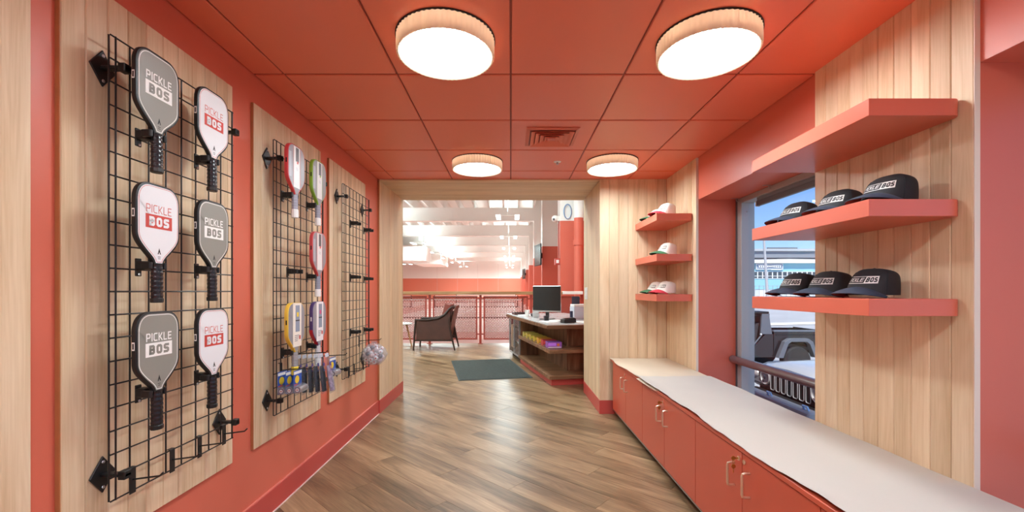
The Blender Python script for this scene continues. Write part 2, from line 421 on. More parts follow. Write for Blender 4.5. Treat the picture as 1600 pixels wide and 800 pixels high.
for i in range(n): place('plank', sm, t3, ((OPL+OPR)/2, YF+wv*(i+.5), 2.4255))
t4 = sroot('trim_4', (OPR, YF, ZB))          # far wall beside the opening
planks_y(OPR, 1.62, YF, ZB, 2.44, t4, w=.0993)
t5 = sroot('trim_5', (1.62, YW4, .1))       # corner cladding on the right wall
planks_x(YW4, YF-.0, 1.62, .1, 2.44, t5, toward=-1, w=.0875)
B(1.62, 1.64, YW4-.003, YW4-.0003, .1, 2.44).build('edge_band', M['oak_daylit'], t5)
t6 = sroot('trim_6', (1.62, YW2, .1))       # pier cladding between the two bays
planks_x(YW2, YW3, 1.62, .1, 2.44, t6, toward=-1, w=.0777)
B(1.62, 1.64, YW2-.003, YW2-.0003, .1, 2.44).build('edge_band', M['oak_daylit'], t6)
# near lining on the left wall at the picture's edge
t7 = sroot('trim_7', (-1.362, .3, ZB))
planks_x(.3, 1.207, -1.362, ZB, 2.44, t7, toward=1, w=.0756)
# bases under the linings
for nm, bx in (('baseboard_opening_left', (XL, OPL+.004, YF+.002, YP, 0, ZB-.002)),
               ('baseboard_opening_right', (OPR-.004, OPR+.02, YF+.002, YP, 0, ZB-.002)),
               ('baseboard_far', (OPR-.004, 1.075, YF-.006, YF+.0018, 0, ZB-.002)),
               ('baseboard_near', (XL, -1.358, .3, 1.207, 0, ZB-.002))):
    struct(B(*bx).build(nm, M['red_base'], bevel=.002))
# ---- windows
def window(nm, y0, y1, far_clear):
    w = sroot(nm, (XG, y0, 0)); fw, fd = .085, .115
    B(XG, XG+fd, y1-fw, y1, .0, ZHD).build('jamb', M['alu'], w, bevel=.004)
    B(XG, XG+fd, y0, y0+fw, .0, ZHD).build('jamb', M['alu'], w, bevel=.004)
    B(XG-.004, XG+.012, y1-.022, y1, .0, ZHD).build('gasket', M['alu_dark'], w)
    B(XG, XG+fd, y0+fw, y1-fw, ZHD-.045, ZHD).build('head', M['alu'], w, bevel=.004)
    B(XG, XG+fd, y0+fw, y1-fw, .02, .09).build('sill', M['alu'], w, bevel=.004)
    B(XG+.06, XG+.066, y0+fw, y1-fw, .09, ZHD-.045).build('pane', M['glass'], w)
    MB().cyl((XG-.034, y0+.01, .685), (XG-.034, y1-.01, .685), .033, n=20).build('rail_bar', M['rail_tube'], w, smooth=True)
    MB().sphere((XG+.05, y1-fw-.002, ZHD-.12), .006, 8, 6).build('screw', M['steel'], w)
    return w
window('window_1', YW3, YW4, True); window('window_2', YW1, YW2, True)
# rolled shade bar hung outside the head of window 1, and its clips
sh = thing('window_shade', 'dark grey rolled window shade bar hanging below the window head', 'shade', (XG+.035, 2.9, ZHD-.11))
MB().box(XG+.016, XG+.05, YW3+.1, 3.435, ZHD-.112, ZHD-.07).build('hem_bar', M['alu_dark'], sh, bevel=.006, seg=2)
MB().box(XG+.014, XG+.052, 3.4352, 3.447, ZHD-.114, ZHD-.068).build('end_cap', M['alu'], sh, bevel=.004)
MB().box(XG+.022, XG+.028, YW3+.1, 3.435, ZHD-.0698, ZHD-.0455).build('fabric', mat('shade_fabric', (120,122,126), .8), sh)
for y, lb in ((3.66, 'small steel shade clip at the far end of the window head'), (3.2, 'small steel shade clip half way along the window head')):
    c = thing('shade_clip', lb, 'clip', (1.93, y, ZHD), group='shade clips under the window soffit')
    B(1.9, 1.96, y-.008, y+.008, ZHD-.003, ZHD-.0003).build('plate', M['steel'], c)
    MB().tube([(1.945,y,ZHD-.003),(1.945,y,ZHD-.02),(1.955,y,ZHD-.027),(1.965,y,ZHD-.02)], .003, 6).build('hook', M['steel'], c)
# ================================================================ CEILING FIXTURES
def drum(x, y, label):
    t = thing('ceiling_light', label, 'ceiling light', (x, y, CEIL), group='drum lights on the red ceiling')
    R = .222; nn = 240
    fl_ = lambda a, r, z: 1+(.011*math.cos(60*a) if r > .21 else 0)
    MB().lathe([(R-.035, 0-.001), (R, -.001), (R, -.01), (R, -.072), (R-.003, -.08), (R-.006, -.08), (R-.022, -.070), (R-.022, -.064)],
               (x, y, CEIL), nn, fl_).build('shade', M['shade'], t, smooth=True, ang=60)
    MB().lathe([(0, -.079), (R-.10, -.076), (R-.0225, -.067)], (x, y, CEIL), 64).build('diffuser', M['lamp'], t)
    MB().lathe([(R+.006, -.001), (R+.006, -.006), (R-.01, -.006)], (x, y, CEIL), 96).build('canopy_ring', M['dark'], t)
drum(-.3, 1.965, 'large round cream drum light, nearer of the two left of the ceiling centre line')
drum(.91, 1.965, 'large round cream drum light, nearer of the two on the window side')
drum(-.3, 3.81, 'round cream drum light nearest the opening, left of the air vent')
drum(.91, 3.81, 'round cream drum light nearest the opening, right of the air vent')
drum(-.3, .135, 'round cream drum light directly above the viewpoint on the left')
drum(.91, .135, 'round cream drum light directly above the viewpoint on the window side')
drum(-.3, -1.69, 'round cream drum light at the back of the shop on the left')
drum(.91, -1.69, 'round cream drum light at the back of the shop on the window side')
# vent: nested square cones
vt = thing('air_vent', 'red square ceiling vent with four nested louvres', 'vent', (.305, 3.2, CEIL))
def ring(s0, s1, z0, z1, t=.004):
    m = MB(); n_ = 4
    c4 = lambda s, z: [(.305-s, 3.2-s, z), (.305+s, 3.2-s, z), (.305+s, 3.2+s, z), (.305-s, 3.2+s, z)]
    vs = c4(s0, z0)+c4(s1, z1)+c4(s1, z1+t)+c4(s0, z0+t); fs = []
    for k in range(4):
        for i in range(4): fs.append((k*4+i, k*4+(i+1) % 4, ((k+1) % 4)*4+(i+1) % 4, ((k+1) % 4)*4+i))
    return m.add(vs, fs)
B(.305-.17, .305+.17, 3.2-.17, 3.2+.17, CEIL-.003, CEIL-.0005).build('back_plate', M['red_dark'], vt)
ring(.19, .165, CEIL-.006, CEIL-.014).build('frame', M['red_wall'], vt)
for i in range(4):
    ring(.155-.035*i, .125-.035*i, CEIL-.024-.0*i, CEIL-.008-.0*i).build('louvre', M['red_ceiling'], vt)
B(.305-.03, .305+.03, 3.2-.03, 3.2+.03, CEIL-.022, CEIL-.018).build('centre_plate', M['red_wall'], vt)
sp = thing('sprinkler_head', 'small chrome sprinkler head on the red ceiling behind the vent', 'sprinkler', (.42, 3.82, CEIL))
MB().lathe([(0,-.004),(.03,-.004),(.034,-.0005)], (.42,3.82,CEIL), 20).build('cover_ring', M['white'], sp, smooth=True)
MB().cyl((.42,3.82,CEIL-.004), (.42,3.82,CEIL-.02), .008, n=8).build('frame_arm', M['steel'], sp)
MB().cyl((.42,3.82,CEIL-.02), (.42,3.82,CEIL-.022), .014, n=12).build('deflector', M['steel'], sp)

# ================================================================ LEFT WALL DISPLAY
XF = -1.37; XGR = -1.31
GY = (1.383, 2.341, 3.297); PY = (1.292, 2.262, 3.205); PLW = .8
names = ('nearest', 'middle', 'farthest')
for i in range(3):
    wp = thing('wall_panel', ['tall light oak plank panel behind the grid of six logo paddles',
                              'tall light oak plank panel behind the grid with coloured paddles and blister packs',
                              'tall light oak plank panel behind the empty grid nearest the opening'][i],
               'panel', (XF, PY[i], .43), group='oak panels on the left wall')
    y1 = PY[i]+PLW
    planks_x(PY[i], y1, XF, .43, 2.28, wp, toward=1, t=.014)
    MB().box(XF-.014, XF-.0004, PY[i]-.004, PY[i]-.0003, .43, 2.28).build('edge_band', M['oak_edge'], wp)
WR = .0028
vw = MB().cyl((0,0,0), (0,0,1.524), WR, n=8).mesh('wire', M['blackwire'], smooth=True)
hw = MB().cyl((0,0,0), (0,.61,0), WR, n=8).mesh('wire', M['blackwire'], smooth=True)
ZG = .588
def bracket(parent, y, z, right):
    b = MB().prism([(0,-.062),(.046,0),(0,.062),(-.046,0)], 0, .006, Matrix(((0,0,1,XF+.0006),(1,0,0,y),(0,1,0,z),(0,0,0,1)))).build('bracket', M['black'], parent, bevel=.002)
    MB().box(XF+.0068, XGR+.03, y-.012, y+.012, z-.006, z+.006).box(XGR+.006, XGR+.03, y-.014, y+.014, z-.014, z+.014).build('arm', M['black'], b, bevel=.002)
    for dz in (-.042, .042):
        MB().sphere((XF+.007, y, z+dz), .006, 8, 4, (.5,1,1)).build('screw', M['steel'], b)
for i in range(3):
    gp = thing('grid_panel', ['black wire display grid holding six logo paddles on the wall',
                              'black wire display grid with coloured paddles and hanging packs',
                              'black wire display grid with only empty holders, nearest the opening'][i],
               'wire grid', (XGR, GY[i], ZG), group='wire grids on the oak panels')
    for k in range(9): place('wire', vw, gp, (XGR, GY[i]+k*.61/8, ZG))
    for k in range(21): place('wire', hw, gp, (XGR+.0052, GY[i], ZG+k*1.524/20))
    for yy in (GY[i]+.013, GY[i]+.61-.013): place('wire', vw, gp, (XGR+.0104, yy, ZG))
    for yy in (GY[i]+.037, GY[i]+.61-.003):
        for zz in (.662, 2.02): bracket(gp, yy, zz, False)
# ---------------- stroke lettering
GL = {'P': (.6, [[(0,0),(0,1),(.48,1),(.6,.88),(.6,.55),(.48,.43),(0,.43)]]),
      'I': (.0, [[(0,0),(0,1)]]),
      'C': (.56, [[(.56,1),(.13,1),(0,.87),(0,.13),(.13,0),(.56,0)]]),
      'K': (.58, [[(0,0),(0,1)], [(0,.47),(.16,.47),(.56,1)], [(.16,.5),(.58,0)]]),
      'L': (.5, [[(0,1),(0,0),(.5,0)]]),
      'E': (.54, [[(.54,1),(0,1),(0,0),(.54,0)], [(0,.52),(.48,.52)]]),
      'B': (.62, [[(.02,0),(.02,1),(.48,1),(.6,.88),(.6,.62),(.5,.52),(.62,.42),(.62,.12),(.5,0),(-.0,0)], [(.02,.52),(.5,.52)]]),
      'O': (.64, [[(.32,1),(.14,1),(0,.86),(0,.14),(.14,0),(.5,0),(.64,.14),(.64,.86),(.5,1),(.32,1)]]),
      'S': (.62, [[(.6,1),(.14,1),(0,.88),(0,.64),(.12,.53),(.5,.48),(.62,.37),(.62,.12),(.48,0),(0,0)]])}
def ribbons(text, h, sw, gap):
    quads = []; x = 0
    for ch in text:
        w, sts = GL[ch]
        hh = h-sw
        for st in sts:
            pts = [Vector((x+sw/2+px*hh, sw/2+py*hh)) for px, py in st]
            n_ = len(pts); L_ = []; R_ = []
            for i in range(n_):
                d0 = (pts[i]-pts[i-1]).normalized() if i > 0 else None
                d1 = (pts[i+1]-pts[i]).normalized() if i < n_-1 else None
                if d0 is None: d = d1; k = 1; ext = -d1*sw/2
                elif d1 is None: d = d0; k = 1; ext = d0*sw/2
                else:
                    d = (d0+d1).normalized(); k = 1/max(.5, d.dot(d0)); ext = Vector((0,0))
                nn_ = Vector((-d.y, d.x))
                if ch == 'O' and (d0 is None or d1 is None): ext = Vector((0,0))
                L_.append(pts[i]+nn_*sw/2*k+ext); R_.append(pts[i]-nn_*sw/2*k+ext)
            for i in range(n_-1): quads.append((L_[i], R_[i], R_[i+1], L_[i+1]))
        x += w*hh+sw+gap
    return quads, x-gap
def text_mb(text, h, sw, gap, fn, width=None, thick=0):
    """fn maps (u,v) centred on the text's box to a point; width squeezes the line"""
    q, w = ribbons(text, h, sw, gap); k = (width/w) if width else 1
    m = MB()
    for quad in q: m.add([fn((p.x-w/2)*k, p.y-h/2) for p in quad], [(0,1,2,3)])
    return m
# ---------------- paddles
def blade_outline(w=.092, z0=.130, z1=.41, nk=.0195):
    right = []
    def bez(p0, p1, p2, p3, n_):
        for i in range(n_):
            t = i/n_; a = (1-t)
            right.append((a**3*p0[0]+3*a*a*t*p1[0]+3*a*t*t*p2[0]+t**3*p3[0], a**3*p0[1]+3*a*a*t*p1[1]+3*a*t*t*p2[1]+t**3*p3[1]))
    bez((nk,z0), (nk+.002,z0+.022), (w*.44,z0+.030), (w*.72,z0+.058), 8)
    bez((w*.72,z0+.058), (w*.93,z0+.079), (w,z0+.092), (w,z0+.118), 6)
    right.append((w, z1-.065))
    bez((w,z1-.065), (w,z1-.022), (w*.72,z1), (w*.4,z1), 8)
    right.append((w*.4, z1)); 
    left = [(-a, b) for a, b in reversed(right)]
    return right+left
def inset(poly, d):
    n_ = len(poly); out = []
    for i in range(n_):
        p = Vector(poly[i]); a = (p-Vector(poly[i-1])); b = (Vector(poly[(i+1) % n_])-p)
        a = a.normalized() if a.length > 1e-7 else Vector((1,0)); b = b.normalized() if b.length > 1e-7 else a
        dd = (a+b).normalized(); nr = Vector((-dd.y, dd.x)); k = 1/max(.6, dd.dot(a))
        out.append(tuple(p+nr*d*k))
    return out
TM = Matrix(((0,0,1,0),(1,0,0,0),(0,1,0,0),(0,0,0,1)))   # (u,v,w)->(x=w, y=u, z=v)
def paddle_common(t, ol, edge, grip_m, cap_m, th=.016, cap_h=.014):
    bl = MB().prism(ol, -th, 0, TM).build('blade', edge, t, bevel=.003, seg=2, local=True, smooth=True)
    gr = MB(); pr = []
    for i in range(33):
        z = .008+i*.126/32; r = .0198+.0009*math.cos(i*PI/2)-(.0012 if i > 26 else 0); pr.append((r, z))
    gr.lathe(pr, (-th/2,0,0), 10, M=Matrix.Diagonal((.82,1,1,1)))
    gr.build('grip', grip_m, t, smooth=True, local=True)
    MB().lathe([(.0,0),(.0195,0),(.0215,.003),(.0215,cap_h),(.0195,cap_h+.002)], (-th/2,0,0), 10, M=Matrix.Diagonal((.85,1,1,1))).build('butt_cap', cap_m, t, local=True)
    return bl
def pk(u, v, x=.0009): return (x, u, v)
def logo_paddle(kind):
    gray = kind == 'grey'
    t = thing('paddle', '', 'paddle', (0,0,0))
    ol = blade_outline()
    paddle_common(t, ol, M['black'], M['grip'], M['black'])
    fo = inset(ol, .0075)
    face = MB().prism(fo, -.0005, .0006, TM).build('face', M['gray_face'] if gray else M['white_face'], t, local=True)
    a = inset(ol, .0105); b = inset(ol, .0122 if not gray else .0128)
    rg = MB(); n_ = len(a)
    for i in range(n_): rg.add([pk(*a[i]), pk(*a[(i+1) % n_]), pk(*b[(i+1) % n_]), pk(*b[i])], [(0,1,2,3)])
    rg.build('border_line', M['white_print'] if gray else M['redpale_print'], face, local=True)
    zc = .300
    # pickle line, box, bold letters
    text_mb('PICKLE', .028, .0042 if gray else .0030, .0048, lambda u, v: pk(u, v+zc+.0225), width=.106).build('lettering', M['white_print'] if gray else M['redpale_print'], face, local=True)
    bx = MB().add([pk(-.0555, zc-.044), pk(.0555, zc-.044), pk(.0555, zc+.003), pk(-.0555, zc+.003)], [(0,1,2,3)])
    bx.build('logo_box', M['white_print'] if gray else M['red_print'], face, local=True)
    text_mb('BOS', .0325, .0088, .0055, lambda u, v: pk(u, v+zc-.0205, .0014), width=.084).build('lettering', M['gray_face'] if gray else M['white_face'], face, local=True)
    # small flame mark and lines near the throat
    em = MB(); 
    em.add([pk(-.007,.168), pk(-.003,.168), pk(0,.176), pk(.003,.168), pk(.007,.168), pk(.0,.190)], [(0,1,2,5),(2,3,4,5)])
    em.add([pk(-.006,.158), pk(.006,.158), pk(.006,.160), pk(-.006,.160)], [(0,1,2,3)])
    em.add([pk(-.005,.152), pk(.005,.152), pk(.005,.154), pk(-.005,.154)], [(0,1,2,3)])
    em.build('emblem', M['black'], face, local=True)
    # label on the near edge guard
    B(-.0125, -.0035, -.0928, -.0923, .285, .312).build('edge_label', M['white_print'], t, local=True)
    B(-.0105, -.0055, -.0931, -.0929, .289, .308).build('edge_label_mark', M['black'], t, local=True)
    return t
XP = -1.225
pg_, pw_ = logo_paddle('grey'), logo_paddle('white')
YA, YBc = 1.478, 1.752
rows = (2.097, 1.645, 1.205)
spec = [('grey', YA, 0, 'grey logo paddle in the top row of the nearest grid, nearer column'),
        ('white', YBc, 0, 'white logo paddle in the top row of the nearest grid, farther column'),
        ('white', YA, 1, 'white logo paddle in the middle row of the nearest grid, nearer column'),
        ('grey', YBc, 1, 'grey logo paddle in the middle row of the nearest grid, farther column'),
        ('grey', YA, 2, 'grey logo paddle in the bottom row of the nearest grid, nearer column'),
        ('white', YBc, 2, 'white logo paddle in the bottom row of the nearest grid, above the empty hooks')]
used = set()
def hold_lab(a): return a
holders = []
for kind, y, r, lb in spec:
    src = pg_ if kind == 'grey' else pw_
    loc = (XP, y, rows[r]-.41)
    if kind in used: o = dup(src, loc, label=lb)
    else: o = src; o.location = loc; o['label'] = lb; used.add(kind)
    o['group'] = 'logo paddles on the nearest grid'
    holders.append((y, rows[r]-.41+.128, lb))
def sleeve_paddle(edge_rgb, sleeve_rgb, accent_rgb, grip_rgb, cap_rgb, style, edge2=None):
    t = thing('paddle', '', 'paddle', (0,0,0))
    ol = blade_outline(.096, .130, .41, .0195)
    em_ = mat('paddle_edge', edge_rgb, .35)
    paddle_common(t, ol, em_, mat('paddle_grip', grip_rgb, .35, bump=.2, bscale=90), mat('paddle_cap', cap_rgb, .4), th=.021, cap_h=.046)
    fo = inset(ol, .006)
    face = MB().prism(fo, -.0005, .0006, TM).build('face', mat('paddle_face', (146,143,148), .35), t, local=True)
    sm_ = mat('sleeve', sleeve_rgb, .35); ac = mat('sleeve_accent', accent_rgb, .4)
    if style == 0:     # printed stripes with a white central band
        q = lambda a, b, z0, z1, x=.001: [pk(a,z0,x), pk(b,z0,x), pk(b,z1,x), pk(a,z1,x)]
        MB().add(q(-.034,.034,.17,.402), [(0,1,2,3)]).build('centre_band', sm_, face, local=True)
        MB().add(q(-.012,.022,.32,.398,.0013), [(0,1,2,3)]).build('dark_stripe', mat('stripe_dark', (96,92,96), .4), face, local=True)
        s = MB()
        for a in (-.038, .036): s.add(q(a,a+.0035,.19,.398,.0013), [(0,1,2,3)])
        s.build('accent_line', ac, face, local=True)
        s = MB()
        for k in range(3): s.add([pk(-.008+.0,.285-.006*k,.0014),pk(.014,.281-.006*k,.0014),pk(.014,.283-.006*k,.0014),pk(-.008,.287-.006*k,.0014)], [(0,1,2,3)])
        s.add(q(-.085,-.06,.22,.36,.0013), [(0,1,2,3)])
        s.build('small_print', mat('stripe_pale', (176,178,186), .4), face, local=True)
        MB().add([pk(-.004,.31,.0016),pk(.012,.306,.0016),pk(.02,.318,.0016),pk(.006,.324,.0016)], [(0,1,2,3)]).build('emblem', ac, face, local=True)
    else:              # card sleeve with a window
        MB().box(.0008, .004, -.046, .046, .16, .408).build('card_sleeve', sm_, t, local=True, bevel=.001)
        sl = t.children[-1]
        q = lambda a, b, z0, z1, x=.0045: [pk(a,z0,x), pk(b,z0,x), pk(b,z1,x), pk(a,z1,x)]
        MB().add(q(-.022,.026,.245,.395), [(0,1,2,3)]).build('window_print', mat('sleeve_window', (150,160,176), .25), sl, local=True)
        MB().add(q(-.008,.014,.33,.355,.0048), [(0,1,2,3)]).build('accent_print', ac, sl, local=True)
        MB().add(q(-.022,.026,.305,.312,.0048), [(0,1,2,3)]).build('dark_band', M['black'], sl, local=True)
        s = MB()
        for k in range(4): s.add(q(-.03,.02-.006*k,.222-.010*k,.226-.010*k), [(0,1,2,3)])
        s.build('small_print', mat('sleeve_grey', (120,120,130), .4), sl, local=True)
        MB().add(q(.018,.036,.2,.222), [(0,1,2,3)]).build('red_mark', M['red_print'], sl, local=True)
    if edge2:          # lower half of the edge guard in a second colour
        lo = [p for p in ol if p[1] < .27]
        m = MB(); k = [p for p in inset(ol, -.0006) if p[1] < .27 and p[0] < -.02]
        for i in range(len(k)-1): m.add([(-.0215,*k[i]),(.0004,*k[i]),(.0004,*k[i+1]),(-.0215,*k[i+1])], [(0,1,2,3)])
        m.build('edge_colour', mat('edge_red', edge2, .35), t, local=True)
    B(-.0115,-.0045,-.0972,-.0965,.29,.315).build('edge_label', M['black'] if not edge2 else M['white_print'], t, local=True)
    return t
XQ = -1.218; YC, YD = 2.415, 2.703
W_ = (232,230,228)
sp2 = [((206,70,74), W_, (214,90,84), (150,150,164), W_, 0, None, YC, 0, 'red edged paddle with white central band, top row of the middle grid'),
       ((138,176,62), W_, (150,180,80), (150,150,164), W_, 0, None, YD, 0, 'green edged paddle with white central band, top row of the middle grid'),
       ((200,72,76), W_, (214,84,84), (140,142,156), W_, 0, None, YD, 1, 'red edged paddle alone in the middle row of the middle grid'),
       ((228,190,70), (238,228,214), (230,200,50), (150,146,146), (232,200,60), 1, None, YC, 2, 'yellow edged paddle in a white card sleeve with yellow butt cap'),
       ((74,54,104), (238,232,232), (196,60,110), (200,196,196), W_, 1, (196,40,54), YD, 2, 'purple and red edged paddle in a white card sleeve')]
for e, s1, a1, g1, c1, st, e2, y, r, lb in sp2:
    t = sleeve_paddle(e, s1, a1, g1, c1, st, e2); t.location = (XQ, y, rows[r]-.41+.005); t['label'] = lb; t['group'] = 'coloured paddles on the middle grid'
    holders.append((y, rows[r]-.41+.133, lb))
# ---------------- paddle holders clipped on the grids
def mk_holder():
    t = thing('paddle_holder', '', 'holder', (0,0,0))
    MB().box(.009, .015, -.012, .012, -.036, .026).build('clip_plate', M['black'], t, local=True, bevel=.002)
    MB().box(.016, .05, -.018, .018, -.014, .016).build('arm', M['black'], t, local=True, bevel=.003)
    for s in (-1, 1):
        MB().prism([(.05,.020*s),(.05,.034*s),(.082,.036*s),(.088,.030*s),(.084,.0245*s),(.056,.0235*s)], -.012, .012).build('jaw', M['black'], t, local=True, bevel=.002)
    MB().box(.0502, .0525, -.03, .03, -.012, .012).build('cradle', M['black'], t, local=True, bevel=.002)
    MB().sphere((.0165, 0, -.03), .005, 8, 4, (.5,1,1)).build('screw', M['steel'], t, local=True)
    return t
h0 = mk_holder(); first = True
XH = XGR+.0002
hl = [(y, z, 'black holder gripping the neck of the '+l.split(' in the ')[0].split(' alone')[0].split(', ')[0].split(' in a ')[0]+' ('+
       (l.split(' in the ')[1] if ' in the ' in l else (l.split(', ')[1] if ', ' in l else l.split('paddle ')[1]))+')') for y, z, l in holders]
hl = []
for y, z, l in holders:
    nm = l.replace('paddle ', 'paddle, ', 1) if False else l
    hl.append((y, z, l))
short = ['top grey logo paddle in the nearer column', 'top white logo paddle in the farther column', 'white logo paddle in the middle row, nearer column',
         'grey logo paddle in the middle row, farther column', 'bottom grey logo paddle, nearer column', 'bottom white logo paddle, farther column',
         'red edged paddle in the top row', 'green edged paddle in the top row', 'red edged paddle in the middle row', 'yellow edged paddle', 'purple edged paddle']
hs_ = [(y, z, 'black holder at the neck of the '+s) for (y, z, _), s in zip(hl, short)]
e_ = ['empty black holder on the middle grid, left of the lone red paddle']
hs_.append((2.47, 1.39, e_[0]))
lab3 = ['upper near', 'upper far', 'middle near', 'middle far', 'lower near', 'lower far']
for k, (y, z) in enumerate([(3.44,1.825),(3.755,1.815),(3.44,1.39),(3.755,1.385),(3.44,.945),(3.755,.935)]):
    hs_.append((y, z, 'empty black paddle holder on the empty farthest grid, %s one of six' % lab3[k]))
for y, z, lb in hs_:
    if first: o = h0; o.location = (XH, y, z); o['label'] = lb; first = False
    else: o = dup(h0, (XH, y, z), label=lb)
    o['group'] = 'paddle holders on the wire grids'
# ---------------- face-plate hooks along the bottom of a grid
def mk_hook(ln=.115):
    t = thing('display_hook', '', 'hook', (0,0,0))
    MB().box(.009, .0115, -.0125, .0125, -.084, .004).box(-.003, .0115, -.0125, .0125, .0036, .006).build('face_plate', M['black'], t, local=True, bevel=.001)
    MB().tube([(.0115,0,-.036),(.05,0,-.031),(ln-.012,0,-.024),(ln,0,-.012)], .003, 8).build('rod', M['black'], t, local=True, smooth=True)
    return t
ZH = ZG+1.524/20+.003
hk = mk_hook(); 
wh = ['nearest', 'second', 'third', 'farthest']
k0 = True
for k, y in enumerate((1.452, 1.622, 1.765, 1.915)):
    lb = 'empty black face-plate hook at the foot of the nearest grid, %s of four' % wh[k]
    if k0: o = hk; o.location = (XGR+.006, y, ZH); o['label'] = lb; k0 = False
    else: o = dup(hk, (XGR+.006, y, ZH), label=lb)
    o['group'] = 'face-plate hooks on the grids'
for k, y in enumerate((3.385, 3.51, 3.73, 3.87)):
    o = dup(hk, (XGR+.006, y, ZH), label='black face-plate hook at the foot of the farthest grid, %s of four' % wh[k])
# hooks carrying goods
LH = mk_hook(.2); LH.location = (XGR+.006, 2.39, .865); LH['label'] = 'black hook carrying the three blue blister packs'; LH['group'] = 'face-plate hooks on the grids'
o = dup(LH, (XGR+.006, 2.56, .93), label='black hook carrying the row of dark clear-bagged grips')
o = dup(LH, (XGR+.006, 2.86, .87), label='black hook carrying the single far blue blister pack')
o = dup(LH, (XGR+.006, 3.62, .885), label='black hook carrying the clear bag of balls')
# blue blister packs with a round tin, hung facing along the rod
blue = mat('blister_card_blue', (52,88,170), .35, var=.2, vscale=30); yel = mat('print_yellow', (232,200,60), .4)
def mk_pack():
    """card hangs square to the rod; its front faces +x; the roll lies across its foot along y"""
    t = thing('blister_pack', '', 'blister pack', (0,0,0))
    MB().box(-.0018, 0, -.042, .042, -.125, .0).build('card', blue, t, local=True, bevel=.0006)
    q = lambda y0, y1, z0, z1, x=.0004: MB().add([(x,y0,z0),(x,y1,z0),(x,y1,z1),(x,y0,z1)], [(0,1,2,3)])
    q(-.04,.04,-.022,-.006).build('header_print', M['white_print'], t, local=True)
    MB().cyl((.0003,-.008,-.052),(.0007,-.008,-.052), .022, n=16).build('sun_print', yel, t, local=True)
    q(-.038,.0,-.085,-.076).build('red_print', M['red_print'], t, local=True)
    MB().cyl((.0205,-.043,-.104),(.0205,.041,-.104), .0185, n=20).build('grip_roll', M['steel'], t, local=True, smooth=True)
    tn = t.children[-1]
    MB().cyl((.0205,-.0436,-.104),(.0205,-.0431,-.104), .0165, n=20).build('end_label', mat('roll_label', (60,44,96), .3), tn, local=True)
    MB().cyl((.0205,-.0442,-.104),(.0205,-.0437,-.104), .0105, n=16).build('label_disc', M['white_print'], tn, local=True)
    MB().box(.0145,.0265,-.0447,-.0443,-.1065,-.1015).build('label_mark', M['red_print'], tn, local=True)
    MB().prism([(.0004,-.08),(.016,-.082),(.036,-.088),(.0415,-.104),(.036,-.12),(.0004,-.124)], -.046, .042, Matrix(((1,0,0,0),(0,0,1,0),(0,1,0,0),(0,0,0,1)))).build('blister', M['film'], t, local=True, smooth=True)
    return t
pkg = mk_pack()
for k, (x, lb) in enumerate(((-1.285, 'blue blister pack with grip roll, innermost of three on the near hook'), (-1.242, 'blue blister pack with grip roll, middle of three on the near hook'), (-1.199, 'blue blister pack with grip roll, outermost of three on the near hook'))):
    loc = (x, 2.39, .8245+.004*k)
    if k == 0: pkg.location = loc; pkg['label'] = lb; o = pkg
    else: o = dup(pkg, loc, label=lb)
    o.rotation_euler = (0, 0, math.radians(-6+2*k)); o['group'] = 'blue blister packs'
o = dup(pkg, (-1.20, 2.86, .831), rz=math.radians(-5), label='lone blue blister pack with grip roll beyond the dark bagged grips'); o['group'] = 'blue blister packs'
# dark grips in clear bags, hanging square to their rod
M['film_thin'] = film('thin_clear_film', white=.10)
def mk_bag(body_m):
    t = thing('bagged_grip', '', 'bagged grip', (0,0,0))
    MB().lathe([(.0,-.232),(.013,-.23),(.0145,-.17),(.0135,-.09),(.011,-.078),(0,-.076)], n=12, M=Matrix.Diagonal((.85,1.9,1,1))).build('grip_roll', body_m, t, local=True, smooth=True)
    MB().box(.0122,.0126,-.012,.012,-.11,-.06).build('label_strip', mat('bag_label', (84,70,140), .35), t, local=True)
    MB().box(.0128,.0131,-.006,.006,-.10,-.08).build('label_spot', mat('bag_orange', (226,150,60), .35), t, local=True)
    prof = [(.001,-.004,.03),(.0025,-.03,.038),(.005,-.06,.040),(.0135,-.08,.038),(.0142,-.17,.038),(.0138,-.232,.039),(.002,-.242,.041)]
    vs = []; fs = []; n_ = 7
    for d, z, w in prof:
        for i in range(12):
            a = 2*PI*i/12; vs.append((d*math.sin(a), w*math.cos(a), z))
    for k in range(n_-1):
        for i in range(12): fs.append((k*12+i, k*12+(i+1) % 12, (k+1)*12+(i+1) % 12, (k+1)*12+i))
    MB().add(vs, fs).build('bag', M['film_thin'], t, local=True, smooth=True)
    MB().box(-.0012,.0012,-.024,.024,-.026,-.004).build('header', mat('bag_header', (214,216,224), .25), t, local=True)
    return t
bg1 = mk_bag(mat('grip_dark_blue', (20,25,40), .25))
lbs = ['innermost of six', 'second of six', 'third of six', 'fourth of six', 'fifth of six']
for k in range(5):
    loc = (-1.278+.033*k, 2.56, .894+.0022*k)
    lb = 'dark grip in a clear bag, %s on the middle grid\'s hook' % lbs[k]
    if k == 0: bg1.location = loc; bg1['label'] = lb; o = bg1
    else: o = dup(bg1, loc, label=lb)
    o.rotation_euler = (0, math.radians(1-1.6*k), math.radians(2)); o['group'] = 'grips in clear bags'
bg2 = mk_bag(mat('grip_print', (150,130,150), .35, var=.5, vscale=60)); bg2.location = (-1.112, 2.56, .905); bg2.rotation_euler = (0, math.radians(-9), math.radians(2))
bg2['label'] = 'outermost bagged grip of the row, pale printed card in a clear bag'; bg2['group'] = 'grips in clear bags'
